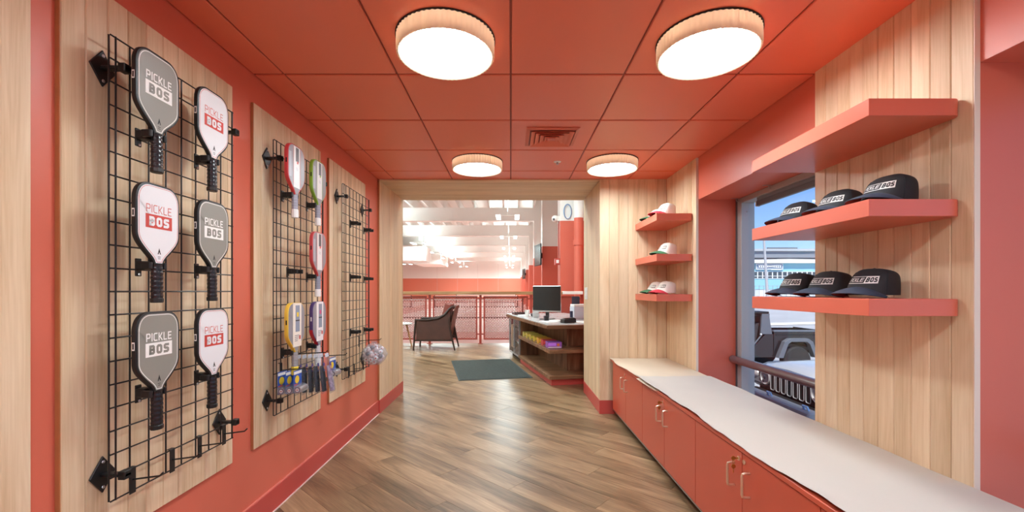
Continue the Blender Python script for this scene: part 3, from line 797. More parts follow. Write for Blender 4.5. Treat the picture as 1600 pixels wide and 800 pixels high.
# bag of balls
bb_ = thing('ball_bag', 'clear bag stuffed with pinkish white balls on the farthest grid', 'bag', (-1.17, 3.62, .66))
pm = mat('ball_pale', (218,200,204), .4); pm2 = mat('ball_white', (232,230,232), .35); pr_ = mat('ball_mark', (186,60,60), .4); pd = mat('ball_dark', (92,84,98), .4)
C0 = Vector((-1.165, 3.62, .738)); rng = random.Random(3); done = []
tries = 0
while len(done) < 34 and tries < 4000:
    tries += 1
    q = Vector((rng.uniform(-.085,.085), rng.uniform(-.08,.08), rng.uniform(-.07,.07)))
    if (Vector((q.x/.08, q.y/.078, q.z/.07))).length > 1: continue
    if any((q-e).length < .035 for e in done): continue
    done.append(q)
    bl = MB().sphere(C0+q, .0195, 12, 8).build('ball', (pm, pm2, pm, pm2, pm, pd)[len(done) % 6], bb_, smooth=True)
    if len(done) % 3 == 0: MB().sphere(C0+q+Vector((.004,-.017,.003)), .006, 8, 5).build('ball_print', pr_, bl, smooth=True)
mm = MB(); vs = []; fs = []; prof = [(0,-.093),(.055,-.085),(.092,-.05),(.106,0),(.09,.05),(.055,.08),(.02,.098),(.03,.108)]
mm.lathe(prof, C0, 28, lambda t, r, z: 1+.05*math.sin(5*t+z*40)+.03*math.sin(9*t), Matrix.Diagonal((1,.9,1,1)))
mm.build('film_bag', film('ball_film', white=.26), bb_, smooth=True)

# ================================================================ SHELVES AND CAPS
def shelf(x0, y0, y1, ztop, label, grp):
    """board against the right wall with its near wall-side corner rounded"""
    th = .062; r = .03; x1 = 1.6195; pts = [(x0, y0), (x1-r, y0)]
    for k in range(1, 7): a = -PI/2+PI/2*k/6; pts.append((x1-r+r*math.cos(a), y0+r+r*math.sin(a)))
    pts += [(x1, y1), (x0, y1)]
    t = thing('wall_shelf', label, 'shelf', ((x0+x1)/2, (y0+y1)/2, ztop-th), group=grp)
    MB().prism(pts, ztop-th, ztop-.0006).build('board', M['red_lam'], t, bevel=.0012)
    pin = [(x0+.004, y0+.004), (x1-r, y0+.004), (x1-.004, y1-.004), (x0+.004, y1-.004)]
    MB().prism(pin, ztop-.0006, ztop).build('top_sheet', M['red_lam'], t)
SH = (1.967, 1.606, 1.2475)
for k, nm in enumerate(('highest, bare', 'middle, with three black caps seen from below', 'lowest, with three black caps at eye level')):
    shelf(1.283, 1.52, 2.256, SH[k], 'thick red shelf on the near oak pier, '+nm, 'red shelves on the oak pier')
for k, nm in enumerate(('highest, with white caps', 'middle, with one green brimmed cap', 'lowest, with two white caps')):
    shelf(1.295, 3.766, 4.408, SH[k], 'thick red corner shelf beside the opening, '+nm, 'red shelves in the far corner')
# cap: +x is forward
def sgnpow(v, e): return math.copysign(abs(v)**e, v)
def cap(crown_m, brim_m, under_m, light=False):
    t = thing('cap', '', 'cap', (0,0,0))
    A, Bw, H = .092, .078, .108
    def crown(ph, s, off=0):
        """ph angle from the front, s 0 at the rim to 1 at the top"""
        wf = .5+.5*math.cos(ph); rr = wf*(max(0, 1-s**3.0))**(1/2.4)+(1-wf)*(max(0, 1-s**9))**(1/4)
        cx, cy = sgnpow(math.cos(ph), .86), sgnpow(math.sin(ph), .86)
        x = (A+off)*rr*cx; y = (Bw+off)*rr*cy
        if cx > 0: x -= .052*s*cx*rr+ .018*s*s*cx*rr
        else: x -= .006*s*rr*abs(cx)
        z = .012+(H+off)*s-.012*max(0, -x/A)*s*s
        return Vector((x-.0, y, z))
    n_, K = 48, 16; vs = []; fs = []
    for k in range(K+1):
        s = math.sin(k/K*PI/2)**.9 if k < K else 1
        for i in range(n_): vs.append(crown(2*PI*i/n_, s*.999))
    for k in range(K):
        for i in range(n_): fs.append((k*n_+i, k*n_+(i+1) % n_, (k+1)*n_+(i+1) % n_, (k+1)*n_+i))
    MB().add(vs, fs).build('crown', crown_m, t, local=True, smooth=True, ang=50)
    cr = t.children[-1]
    # panel seams
    for ph in (PI*.40, -PI*.40, PI):
        pts = [crown(ph, s*.97, .0006) for s in [j/10 for j in range(0, 10)]]
        MB().tube(pts, .0011, 5).build('seam', crown_m, cr, local=True)
    q = crown(0, .999); MB().sphere((-.012, 0, H+.0115), .006, 10, 5, (1,1,.5)).build('button', crown_m, t, local=True, smooth=True)
    # brim
    def brim(u, s):
        ph = u*PI*.43; c = crown(ph, .0)
        ln = .082*math.cos(u*PI/2*.93)**.5
        return Vector((c.x-.006+ln*s*math.cos(ph*.35), c.y+ln*s*math.sin(ph*.35)*.6, .044-.042*abs(u)**1.7-.024*s*(1-abs(u)**1.5)+.004*math.sin(s*PI)))
    for nm, dz, m_ in (('brim', .0014, brim_m), ('underbrim', -.0014, under_m)):
        vs = []; fs = []; N1, N2 = 22, 6
        for i in range(N1+1):
            for j in range(N2+1):
                p = brim(-1+2*i/N1, j/N2); vs.append((p.x, p.y, max(.0008, p.z+dz)))
        for i in range(N1):
            for j in range(N2): fs.append((i*(N2+1)+j, (i+1)*(N2+1)+j, (i+1)*(N2+1)+j+1, i*(N2+1)+j+1))
        MB().add(vs, fs).build(nm, m_, t, local=True, smooth=True)
    pts = [brim(-1+2*i/24, 1) for i in range(25)]
    MB().tube([(p.x, p.y, max(.0015, p.z)) for p in pts], .0019, 6).build('brim_edge', brim_m, t, local=True, smooth=True)
    # front patch: PICKLE beside a boxed BOS
    s0, hs = .56, .022
    def fn(u, v, off=.0012):
        ph = u/.085; return tuple(crown(ph, s0+v/.125, off))
    def patch(u0, u1, v0, v1, off):
        m = MB(); nu = 14; vs = []; fs = []
        for i in range(nu+1):
            for v in (v0, v1): vs.append(fn(u0+(u1-u0)*i/nu, v, off))
        for i in range(nu): fs.append((2*i, 2*i+2, 2*i+3, 2*i+1))
        return m.add(vs, fs)
    pm_ = M['white_print'] if not light else mat('patch_line', (70,64,60), .6); bk = M['black'] if not light else mat('patch_cream', (228,222,208), .7)
    # facing front the wearer's logo reads from their right (+y... left of the onlooker) to their left
    MBp = patch(-.066, .066, -.017, .017, .0009); MBp.build('patch', pm_, cr, local=True)
    patch(-.064, .010, -.0145, .0145, .0013).build('patch_field', bk, cr, local=True)
    text_mb('PICKLE', .0165, .0024, .0026, lambda u, v: fn(u-.027, v, .0017), width=.064).build('lettering', pm_, cr, local=True)
    text_mb('BOS', .0225, .0056, .0032, lambda u, v: fn(u+.0375, v, .0015), width=.046).build('lettering', bk if light else M['black'], cr, local=True)
    MB().box(-A-.003, -A+.001, -.03, .03, .014, .034).build('strap', crown_m, t, local=True, bevel=.0006)
    return t
CB = mat('black_cap_cloth', (30,30,34), .75, bump=.2, bscale=600); CN = mat('navy_brim_cloth', (42,50,68), .7, bump=.2, bscale=600)
UB = mat('red_underbrim', (150,64,56), .8); CW = mat('white_cap_cloth', (232,222,212), .8, bump=.2, bscale=600)
RB = mat('red_brim', (196,48,62), .7); GB = mat('green_brim', (62,110,74), .7); DU = mat('dark_underbrim', (34,40,36), .8)
cblack = cap(CB, CN, UB); cred = cap(CW, RB, RB, True); cgrn = cap(CW, GB, DU, True)
F = PI+math.radians(14)
sp3 = [(cblack, 1.478, 1.735, SH[2], 'black cap on the lowest pier shelf, nearest of three'),
       (cblack, 1.478, 1.97, SH[2], 'black cap on the lowest pier shelf, middle of three'),
       (cblack, 1.470, 2.175, SH[2], 'black cap on the lowest pier shelf, in front of the window, farthest of three'),
       (cblack, 1.472, 1.655, SH[1], 'black cap on the middle pier shelf, nearest of three'),
       (cblack, 1.465, 1.895, SH[1], 'black cap on the middle pier shelf, middle of three'),
       (cblack, 1.455, 2.155, SH[1], 'black cap on the middle pier shelf, in front of the window, farthest of three'),
       (cred, 1.43, 3.93, SH[0], 'white cap with red brim on the highest corner shelf'),
       (cgrn, 1.44, 4.22, SH[0], 'white cap with green brim behind another on the highest corner shelf'),
       (cgrn, 1.455, 3.97, SH[1], 'white cap with green brim alone on the middle corner shelf'),
       (cred, 1.44, 3.95, SH[2], 'white cap with red brim on the lowest corner shelf'),
       (cgrn, 1.435, 4.2, SH[2], 'white cap with green brim on the lowest corner shelf')]
seen_c = set()
for src, x, y, z, lb in sp3:
    rz = F if src is cblack else PI+math.radians(18)
    if src.name in seen_c: o = dup(src, (x,y,z), rz, lb)
    else: seen_c.add(src.name); o = src; o.location = (x,y,z); o.rotation_euler = (0,0,rz); o['label'] = lb; BASE[o.name] = Vector((x,y,z))
    o['group'] = 'caps on the pier shelves' if src is cblack else 'caps on the corner shelves'

# ================================================================ CABINETS AND PAPER
XC = 1.045; ZT = .575; pitch = .485; y_end = 4.342
def pull(parent, y, z):
    xo = XC-.034; h = .105; pts = []
    for sgn in (-1, 1):
        zz = z+sgn*h/2; seq = [(XC-.0005, y, zz), (XC-.022, y, zz), (xo+.002, y, zz-sgn*.003), (xo, y, zz-sgn*.012)]
        pts += seq if sgn < 0 else list(reversed(seq))
    MB().tube(pts, .0056, 8).build('handle', M['bronze'], parent, smooth=True)
def lock(parent, y, z, key):
    MB().cyl((XC-.0004, y, z), (XC-.006, y, z), .0105, n=20).build('lock', M['bronze'], parent, smooth=True)
    if key:
        MB().box(XC-.022, XC-.0062, y-.001, y+.001, z-.004, z+.004).cyl((XC-.028,y-.001,z),(XC-.028,y+.001,z), .010, n=14).build('key', M['brass'], parent)
        m = MB(); m.tube([(XC-.028, y+.007*math.cos(a), z-.016+.012*math.sin(a)) for a in [2*PI*i/12 for i in range(12)]], .0011, 5, closed=True)
        m.cyl((XC-.027,y-.001,z-.037),(XC-.027,y+.001,z-.037), .010, n=12).box(XC-.030,XC-.0265,y-.001,y+.001,z-.066,z-.04); m.build('spare_key', M['brass'], parent)
pos = ['farthest red base cabinet, against the oak wall by the opening', 'second red base cabinet from the opening, with keys in its lock', 'third red base cabinet from the opening, with brass keys hanging in the lock', 'nearest red base cabinet, mostly below the picture']
for k in range(4):
    ya = y_end-2*pitch*(k+1); yb = y_end-2*pitch*k
    c = thing('base_cabinet', pos[k], 'cabinet', (1.33, (ya+yb)/2, 0), group='red base cabinets under the window')
    MB().box(XC+.02, 1.615, ya+.0005, yb-.0005, .072, ZT-.022).build('carcass', M['red_door'], c)
    B(XC+.06, 1.6, ya+.0005, yb-.0005, .001, .0715).build('toe_kick', M['dark'], c)
    B(XC-.001, XC+.0195, ya+.0005, yb-.0005, .064, .0715).build('base_strip', M['steel'], c)
    ym = (ya+yb)/2
    for d_, (p, q) in enumerate(((ya, ym), (ym, yb))):
        dr = B(XC, XC+.018, p+.0024, q-.0024, .073, ZT-.03).build('door', M['red_door'], c, bevel=.001)
        yh = ym-.062 if d_ == 0 else ym+.062
        pull(dr, yh, .425 if True else 0)
        if d_ == 1: lock(dr, ym+.022, .512, k in (1, 2, 3))
        elif k == 2: lock(dr, ym-.024, .512, False)
ct = thing('worktop', 'long red worktop under the paper on the cabinets', 'worktop', (1.33, 2.4, ZT-.02))
B(XC-.012, 1.617, y_end-8*pitch, YF-.008, ZT-.0215, ZT).build('slab', M['red_door'], ct, bevel=.002)
# sheets of kraft paper, slightly buckled
def sheet(nm, label, y0, y1, z, mtl, x0=1.026, x1=1.619, seed=0, amp=.004, over=.012):
    rg = random.Random(seed); ny = max(8, int((y1-y0)/.04)); nx = 22; vs = []; fs = []
    ph = [rg.uniform(0, 6.28) for _ in range(8)]
    for j in range(ny+1):
        y = y0+(y1-y0)*j/ny
        for i in range(nx+1):
            u = i/nx; e0 = x0-over*(.5+.6*math.sin(y*5.1+ph[0])+.4*math.sin(y*13+ph[1])+.22*math.sin(y*41+ph[7]))
            x = e0+(x1-e0)*u
            zz = z+amp*(.5+.5*math.sin(3.1*y+5*u+ph[2]))*(.6+.4*math.sin(7*y-6*u+ph[3]))+amp*.35*(1+math.sin(17*y+ph[4]+9*u))*.5
            lift = max(0, 1-u/.09); zz += lift*.004*(math.sin(6.3*y+ph[5])+.9)
            e = min(j, ny-j)/ny*(y1-y0)
            vs.append((x, y+.006*math.sin(9*u*PI+ph[6])*(1 if j in (0, ny) else 0), zz))
    n0 = len(vs); vs += [(a, b, c-.0009) for a, b, c in vs]
    R_ = nx+1
    for j in range(ny):
        for i in range(nx):
            a = j*R_+i; fs.append((a, a+1, a+R_+1, a+R_)); fs.append((n0+a, n0+a+R_, n0+a+R_+1, n0+a+1))
    bd = [i for i in range(nx+1)]+[j*R_+nx for j in range(1, ny+1)]+[ny*R_+i for i in range(nx-1, -1, -1)]+[j*R_ for j in range(ny-1, 0, -1)]
    for k in range(len(bd)): a, b = bd[k], bd[(k+1) % len(bd)]; fs.append((a, b, n0+b, n0+a))
    o = MB().add(vs, fs).build(nm, mtl, smooth=True, ang=50); return tag(o, label, 'paper', 'kraft paper on the worktop')
sheet('kraft_paper', 'tan kraft paper sheet on the worktop in the far corner by the opening', 3.36, 4.40, ZT+.0022, M['paper_tan'], seed=2, amp=.005)
sheet('kraft_paper', 'long pale kraft paper sheet covering the worktop along the window', .55, 3.44, ZT+.0095, M['paper'], seed=5, x0=1.03, amp=.006)
fo = tag(sheet('paper_fold', '', 2.98, 3.40, ZT+.001, M['paper_tan'], x0=1.008, x1=1.2, seed=9, amp=.0008, over=.003), 'torn tan paper corner sticking out below the pale sheet near the keys', 'paper')

# ================================================================ LOBBY: desk, chair, mat, railing
DA = math.radians(11.4); du = Vector((-math.sin(DA), math.cos(DA), 0)); dv = Vector((math.cos(DA), math.sin(DA), 0))
D0 = Vector((.555, 5.715, 0))
def dk(x, y, z=0): return D0+dv*x+du*y+Vector((0,0,z))
# floor mat
mt = thing('floor_mat', 'dark green ribbed entrance mat lying on the floor before the desk', 'mat', (-.38, 7.0, 0), DA)
MB().box(-.545, .545, -.885, .885, .0006, .006).build('border', mat('mat_rubber', (52,58,56), .7), mt, local=True, bevel=.003)
m = MB()
for i in range(44): m.box(-.52+i*.0237, -.52+i*.0237+.018, -.86, .86, .006, .0105)
m.build('pile', mat('mat_pile', (58,62,58), .95, bump=.5, bscale=300, var=.15, vscale=20), mt, local=True)['kind'] = 'stuff'
# desk (local x into the counter, y along its front, away from the viewer)
ds = thing('reception_desk', 'walnut reception desk with open display shelves and top coloured pale with glare', 'desk', tuple(D0), DA)
DL = 1.93; FL = 2.9; DW = 1.15
glare_white = mat('desk_top_glare', (206,208,208), .12, var=.08, vscale=14)  # white glare on the desk top is put into its base colour
MB().box(-.075, DW, -.03, FL, .765, .815).build('top_edge', M['walnut_x'], ds, local=True, bevel=.003)
MB().box(-.07, DW, -.025, FL, .8152, .828).build('glare_top', glare_white, ds, local=True, bevel=.002)
MB().box(-.04, DW, -.02, DL, .435, .485).build('shelf', M['walnut_x'], ds, local=True, bevel=.002)
MB().box(-.04, DW, -.02, DL, .085, .132).build('shelf', M['walnut_x'], ds, local=True, bevel=.002)
MB().box(0, DW, .02, DL, .0, .0845).build('kick_board', M['red_base'], ds, local=True)
for z0, z1 in ((.1325, .4345), (.4855, .7645)):
    o = MB().box(.33, .35, .34, DL-.02, z0, z1); o.build('back_panel', M['walnut_z'], ds, local=True)
    MB().box(.351, DW, .34, .36, z0, z1).build('end_panel', M['walnut_z'], ds, local=True)
    MB().box(0, .33, DL-.02, DL, z0, z1).build('side_panel', M['walnut_z'], ds, local=True)
fr = thing('display_fridge', 'low glass fronted display fridge at the far end of the desk', 'fridge', tuple(dk(0, DL+.003)), DA)
MB().box(.0, .6, .003, .02, .06, .763).box(.0, .6, .93, .95, .06, .763).box(.02, .6, .02, .93, .06, .075).box(.58, .6, .02, .93, .075, .763).build('cabinet', M['alu_dark'], fr, local=True)
MB().box(.05, .55, .02, .93, .001, .0595).build('kick_board', M['dark'], fr, local=True)
for y in (.02, .48):
    d = MB().box(-.02, -.001, y, y+.02, .08, .76).box(-.02, -.001, y+.43, y+.45, .08, .76).box(-.02, -.001, y+.02, y+.43, .08, .1).box(-.02, -.001, y+.02, y+.43, .74, .76).build('door', M['alu'], fr, local=True)
    MB().box(-.012, -.008, y+.02, y+.43, .1, .74).build('pane', M['glass'], d, local=True)
for y in (.42, .52):
    MB().tube([(-.021,y,.22),(-.05,y,.22),(-.05,y,.64),(-.021,y,.64)], .009, 8).build('handle', M['bronze'], fr, local=True, smooth=True)
for z in (.3, .52): MB().box(.06, .57, .022, .928, z, z+.008).build('wire_shelf', M['steel'], fr, local=True)
# snack boxes on the middle desk shelf
bxc = [((150,90,190),'purple'),((206,70,74),'red'),((226,164,52),'orange'),((214,186,70),'yellow'),((206,186,80),'yellow'),((200,184,84),'yellow'),((196,180,90),'yellow')]
ys_ = (.16, .40, .64, .88, 1.12, 1.36, 1.60)
ol_ = ['purple snack box, nearest on the middle desk shelf', 'red snack box, second on the middle desk shelf', 'orange snack box, third on the middle desk shelf',
       'yellow snack box, fourth from the near end of the desk shelf', 'yellow snack box, fifth from the near end of the desk shelf', 'yellow snack box, sixth from the near end of the desk shelf', 'yellow snack box, farthest on the desk shelf']
for k in range(7):
    p = dk(.09, ys_[k], .4855); b_ = thing('snack_box', ol_[k], 'box', tuple(p), DA-.08, 'snack boxes on the desk shelf')
    mm_ = mat('carton_'+bxc[k][1], bxc[k][0], .4)
    MB().box(-.1, .1, 0, .16, 0, .082).build('carton', mm_, b_, local=True, bevel=.002)
    MB().box(-.096, .096, .004, .156, .0822, .084).build('lid', mat('carton_lid', tuple(int(c*.8) for c in bxc[k][0]), .5), b_, local=True)
    MB().box(-.094, .02, -.0012, -.0004, .03, .07).build('label_print', mat('carton_print', tuple(min(255, int(c*1.25+20)) for c in bxc[k][0]), .4), b_, local=True)
    MB().box(-.094, .094, -.0012, -.0004, .006, .016).build('label_band', M['white_print'], b_, local=True)
    MB().sphere((.05,-.001,.045), .02, 10, 6, (1,.06,1)).build('label_spot', mat('carton_spot', (224,120,60), .4), b_, local=True)
ZD = .8285
# monitor
mo = thing('monitor', 'large black screen monitor with silver rim on the desk', 'monitor', tuple(dk(.22, 1.0, ZD)), math.radians(-33))
MB().box(-.25, .25, -.012, .012, .115, .53).build('housing', M['steel'], mo, local=True, bevel=.004)
MB().box(-.247, .247, -.0128, -.0121, .14, .527).build('screen', mat('screen_off', (22,24,25), .25), mo, local=True)
MB().box(-.03, .03, .012, .03, .03, .3).build('stand', M['black'], mo, local=True, bevel=.004)
MB().box(-.1, .1, -.06, .1, 0, .012).build('foot', M['black'], mo, local=True, bevel=.004)
def small(nm, label, cat, x, y, rz=0): return thing(nm, label, cat, tuple(dk(x, y, ZD)), DA+rz)
t = small('speaker_cube', 'small dark block in front of the monitor foot', 'speaker', .13, .72)
MB().box(-.035, .035, -.03, .03, 0, .075).build('body', mat('dark_blue_grey', (40,44,54), .4), t, local=True, bevel=.006)
MB().cyl((0,-.0305,.04),(0,-.031,.04), .022, n=16).build('grille', M['black'], t, local=True)
t = small('card_terminal', 'black card terminal lying near the front edge of the desk top', 'terminal', .31, .22, .25)
MB().prism([(-.1,0),(.1,0),(.1,.06),(.06,.075),(-.1,.05)], -.05, .06, Matrix(((1,0,0,0),(0,0,1,0),(0,1,0,0),(0,0,0,1)))).build('body', M['black'], t, local=True, bevel=.005)
MB().box(-.07, .03, -.03, .04, .065, .069).build('keypad', M['blackgloss'], t, local=True)
t = small('cordless_phone', 'upright dark blue cordless phone on the desk behind the terminal', 'phone', .47, .55)
MB().prism([(-.022,.012),(.022,.012),(.02,.15),(-.02,.15)], -.014, .014, Matrix(((1,0,0,0),(0,0,1,0),(0,1,0,0),(0,0,0,1)))).build('handset', mat('navy_phone', (44,58,84), .35), t, local=True, bevel=.004)
MB().box(-.045, .045, -.04, .05, 0, .03).build('cradle', M['black'], t, local=True, bevel=.006)
t = small('paper_cup', 'white cup standing on the far part of the desk', 'cup', .08, 1.75)
MB().lathe([(0,.0),(.032,.0),(.042,.115),(.0435,.117),(.04,.113),(.03,.006)], n=24).build('cup', M['white'], t, local=True, smooth=True)
t = small('receipt_tray', 'flat dark red tray at the far end of the desk', 'tray', .12, 2.45)
MB().box(-.14, .14, -.15, .15, 0, .012).build('base', mat('dark_tray', (92,60,56), .4), t, local=True)
MB().box(-.14,.14,-.15,-.14,.0121,.04).box(-.14,.14,.14,.15,.0121,.04).box(-.14,-.13,-.14,.14,.0121,.04).box(.13,.14,-.14,.14,.0121,.04).build('rim', mat('dark_tray_rim', (70,46,44), .4), t, local=True)
t = small('computer_mouse', 'black computer mouse left of the monitor', 'mouse', .17, 1.72)
MB().sphere((0,0,.0), .05, 16, 8, (.6,1,.62)).build('shell', M['black'], t, local=True, smooth=True)
bpy.data.objects[t.children[0].name].location.z = .031
t = small('acrylic_holder', 'clear acrylic leaflet holder left of the monitor', 'holder', .16, 1.45)
MB().box(-.06,.06,-.003,0,.0,.26).box(-.06,.06,.03,.033,0,.2).box(-.06,-.057,0,.03,0,.2).box(.057,.06,0,.03,0,.2).build('shell', M['glass'], t, local=True)
MB().box(-.05,.05,.006,.02,.001,.17).build('leaflets', M['white'], t, local=True)
for k, (x, y, r, lb) in enumerate(((.30,.72,.3,'loose white paper sheet under the monitor'), (.52,.30,-.4,'crumpled white paper sheet at the near end of the desk'), (.10,.45,.1,'flat white paper sheet at the front edge of the desk'), (.15,2.1,.2,'white paper pad toward the far end of the desk'))):
    t = small('paper_sheet', lb, 'paper', x, y, r); MB().box(-.105,.105,-.148,.148,.0004,.003+.002*k).build('sheet', M['white'], t, local=True)
t = small('paper_dispenser', 'white box with papers and a dark tablet standing at the wall end of the desk', 'dispenser', .74, .95)
MB().box(-.12,.12,-.1,.1,0,.2).build('body', mat('frosted_box', (196,204,216), .3), t, local=True, bevel=.006)
MB().box(-.115,.115,-.095,.095,.2002,.24).build('lid', M['white'], t, local=True, bevel=.006)
MB().box(-.11,.02,.02,.035,.2402,.36).build('tablet', mat('dark_tablet', (70,80,96), .2), t, local=True, bevel=.003)
# switch plate on the right lining
sw = thing('switch_plate', 'white two-gang light switch plate on the right lining of the opening', 'switch', (OPR, 5.19, 1.24))
MB().box(OPR-.006, OPR-.0004, 5.1, 5.28, 1.175, 1.32).build('plate', M['white'], sw, bevel=.002)
for y in (5.145, 5.235): MB().box(OPR-.0105, OPR-.0062, y-.022, y+.022, 1.21, 1.285).build('rocker', M['white'], sw, bevel=.0015)
# armchair, facing -x
ac_ = thing('armchair', 'brown leather lounge armchair with dark wooden frame by the railing', 'chair', (-1.62, 9.45, 0))
lea = mat('brown_leather', (76,46,38), .4, var=.12, vscale=6); lea2 = mat('reddish_leather', (122,58,48), .4); dw = mat('dark_wood_frame', (52,36,30), .4)
for s in (-1, 1):
    y = .33*s
    MB().tube([(-.47,y,.0),(-.44,y,.42),(-.42,y,.655)], [.016,.024,.022], 10).build('leg', dw, ac_, local=True, smooth=True)
    MB().tube([(.42,y,.0),(.36,y,.25),(.29,y,.6),(.30,y,.72)], [.016,.022,.022,.018], 10).build('leg', dw, ac_, local=True, smooth=True)
    MB().tube([(-.44,y,.655),(-.15,y,.655),(.06,y,.69),(.20,y,.77),(.30,y,.89),(.37,y,.945)], [.024,.026,.026,.026,.024,.018], 10).build('armrest', dw, ac_, local=True, smooth=True)
    MB().prism([(-.41,.23),(.34,.23),(.31,.83),(.20,.735),(.06,.662),(-.15,.628),(-.41,.628)], y-.012, y+.012, Matrix(((1,0,0,0),(0,0,1,0),(0,1,0,0),(0,0,0,1)))).build('side_panel', lea, ac_, local=True, bevel=.006)
    MB().beam((-.44,y,.215),(.37,y,.215), .03, .03).build('side_rail', dw, ac_, local=True)
MB().box(-.4,.28,-.31,.31,.3,.43).build('seat_cushion', lea, ac_, local=True, bevel=.03, seg=3, smooth=True)
MB().box(-.40,.30,-.31,.31,.235,.298).build('seat_base', dw, ac_, local=True, bevel=.006)
MB().prism([(.04,.43),(.2,.43),(.335,.99),(.20,1.02)], -.3, .3, Matrix(((1,0,0,0),(0,0,1,0),(0,1,0,0),(0,0,0,1)))).build('back_cushion', lea2, ac_, local=True, bevel=.03, seg=3, smooth=True)
MB().prism([(.27,.3),(.29,.3),(.44,.96),(.42,.96)], -.315, .315, Matrix(((1,0,0,0),(0,0,1,0),(0,1,0,0),(0,0,0,1)))).build('back_panel', mat('back_brown', (104,66,56), .4), ac_, local=True, bevel=.004)
st = thing('side_table', 'small white topped side table with slanted wooden legs beside the armchair', 'table', (-2.55, 9.75, 0))
MB().lathe([(0,.515),(.27,.515),(.285,.525),(.285,.54),(.275,.545),(0,.545)], n=32).build('top', M['white'], st, local=True, smooth=True)
for k in range(3):
    a = .15+2*PI*k/3
    MB().tube([(.15*math.cos(a),.15*math.sin(a),.514),(.27*math.cos(a),.27*math.sin(a),0)], [.022,.014], 10).build('leg', mat('table_oak', (178,126,80), .5), st, local=True, smooth=True)
# railing at the edge of the courts
YR = 10.3
rl = thing('railing', 'red steel railing with diamond mesh panels and wooden cap along the courts', 'railing', (-.5, YR, 0))
RX = [-1.965+1.23*k for k in range(-3, 3)]+[1.72]
MB().box(-5.9, 1.25, YR-.08, YR+.08, 1.19, 1.27).build('cap_rail', M['rail_wood'], rl, bevel=.004)
MB().box(1.25, 1.74, YR-.09, YR+.09, 1.2, 1.275).build('cap_rail', M['white'], rl, bevel=.004)
for x in RX:
    MB().box(x-.028, x+.028, YR-.02, YR+.02, .0005, 1.1845).box(x-.06,x+.06,YR-.045,YR+.045,.0004,.012).build('post', M['red_dark'], rl)
post_x = RX
for k in range(len(RX)-1):
    a, b = RX[k]+.075, RX[k+1]-.075
    if b-a < .3: a = RX[k]+.06; 
    z0, z1 = .10, 1.155
    f = MB()
    f.box(a,b,YR-.015,YR+.015,z0,z0+.035).box(a,b,YR-.015,YR+.015,z1-.035,z1).box(a,a+.035,YR-.015,YR+.015,z0+.035,z1-.035).box(b-.035,b,YR-.015,YR+.015,z0+.035,z1-.035)
    for zz in (z0+.12, z1-.08): f.box(RX[k]+.028,a,YR-.008,YR+.008,zz,zz+.03).box(b,RX[k+1]-.028,YR-.008,YR+.008,zz,zz+.03)
    fo_ = f.build('panel_frame', M['red_dark'], rl)
    ms = MB(); px, pz = .066, .038
    x0_, x1_, y0_, y1_ = a+.035, b-.035, z0+.035, z1-.035; sl_ = pz/px
    for sg in (1, -1):
        c0 = (y0_-sl_*x1_ if sg > 0 else y0_+sl_*x0_); c1 = (y1_-sl_*x0_ if sg > 0 else y1_+sl_*x1_)
        c = math.floor(c0/pz)*pz
        while c < c1:
            # z = c + sg*sl*x clipped to the frame
            za, zb = c+sg*sl_*x0_, c+sg*sl_*x1_; pa, pb = (x0_, za), (x1_, zb)
            def cl_(p, q):
                for lim, s_ in ((y0_,1),(y1_,-1)):
                    dp, dq = (p[1]-lim)*s_, (q[1]-lim)*s_
                    if dp < 0 and dq < 0: return None
                    if dp < 0: t_ = dp/(dp-dq); p = (p[0]+(q[0]-p[0])*t_, lim)
                    elif dq < 0: t_ = dp/(dp-dq); q = (p[0]+(q[0]-p[0])*t_, lim)
                return p, q
            r_ = cl_(pa, pb)
            if r_ and abs(r_[0][0]-r_[1][0]) > .005:
                p, q = r_; ms.beam((p[0], YR, p[1]), (q[0], YR, q[1]), .003, .0115)
            c += pz
    mo_ = ms.build('mesh_infill', mat('mesh_red', (150,66,58), .5), fo_); mo_['kind'] = 'stuff'

# ================================================================ HALL
hf = struct(B(HX, HW, 10.42, HY, -.14, -.002).build('floor_court', mat('court_floor', (204,142,130), .55, var=.04, vscale=.5)))
wl = M['white_print']; cblue = mat('court_pale', (214,174,164), .5)
for cx in (-3.0, -10.5):
    for yc in (17, 27.5, 38, 48.5):
        pass
for cx in (-2.75, -11.2):
    for y0 in (13.5, 27.0, 40.5):
        court = B(cx-3.05, cx+3.05, y0, y0+13.4, -.0019, -.0012).build('court_surface', cblue, hf)
        l = MB(); z = (-.0011, .0)
        for x in (cx-3.05, cx+3.0): l.box(x, x+.05, y0, y0+13.4, *z)
        for y in (y0, y0+4.6, y0+8.75, y0+13.35): l.box(cx-3.0, cx+3.0, y, y+.05, *z)
        l.box(cx-.025, cx+.025, y0+.05, y0+4.6, *z).box(cx-.025, cx+.025, y0+8.8, y0+13.35, *z)
        l.build('court_lines', wl, court)
netm = mat('net_black', (50,48,50), .8)
i_ = 0
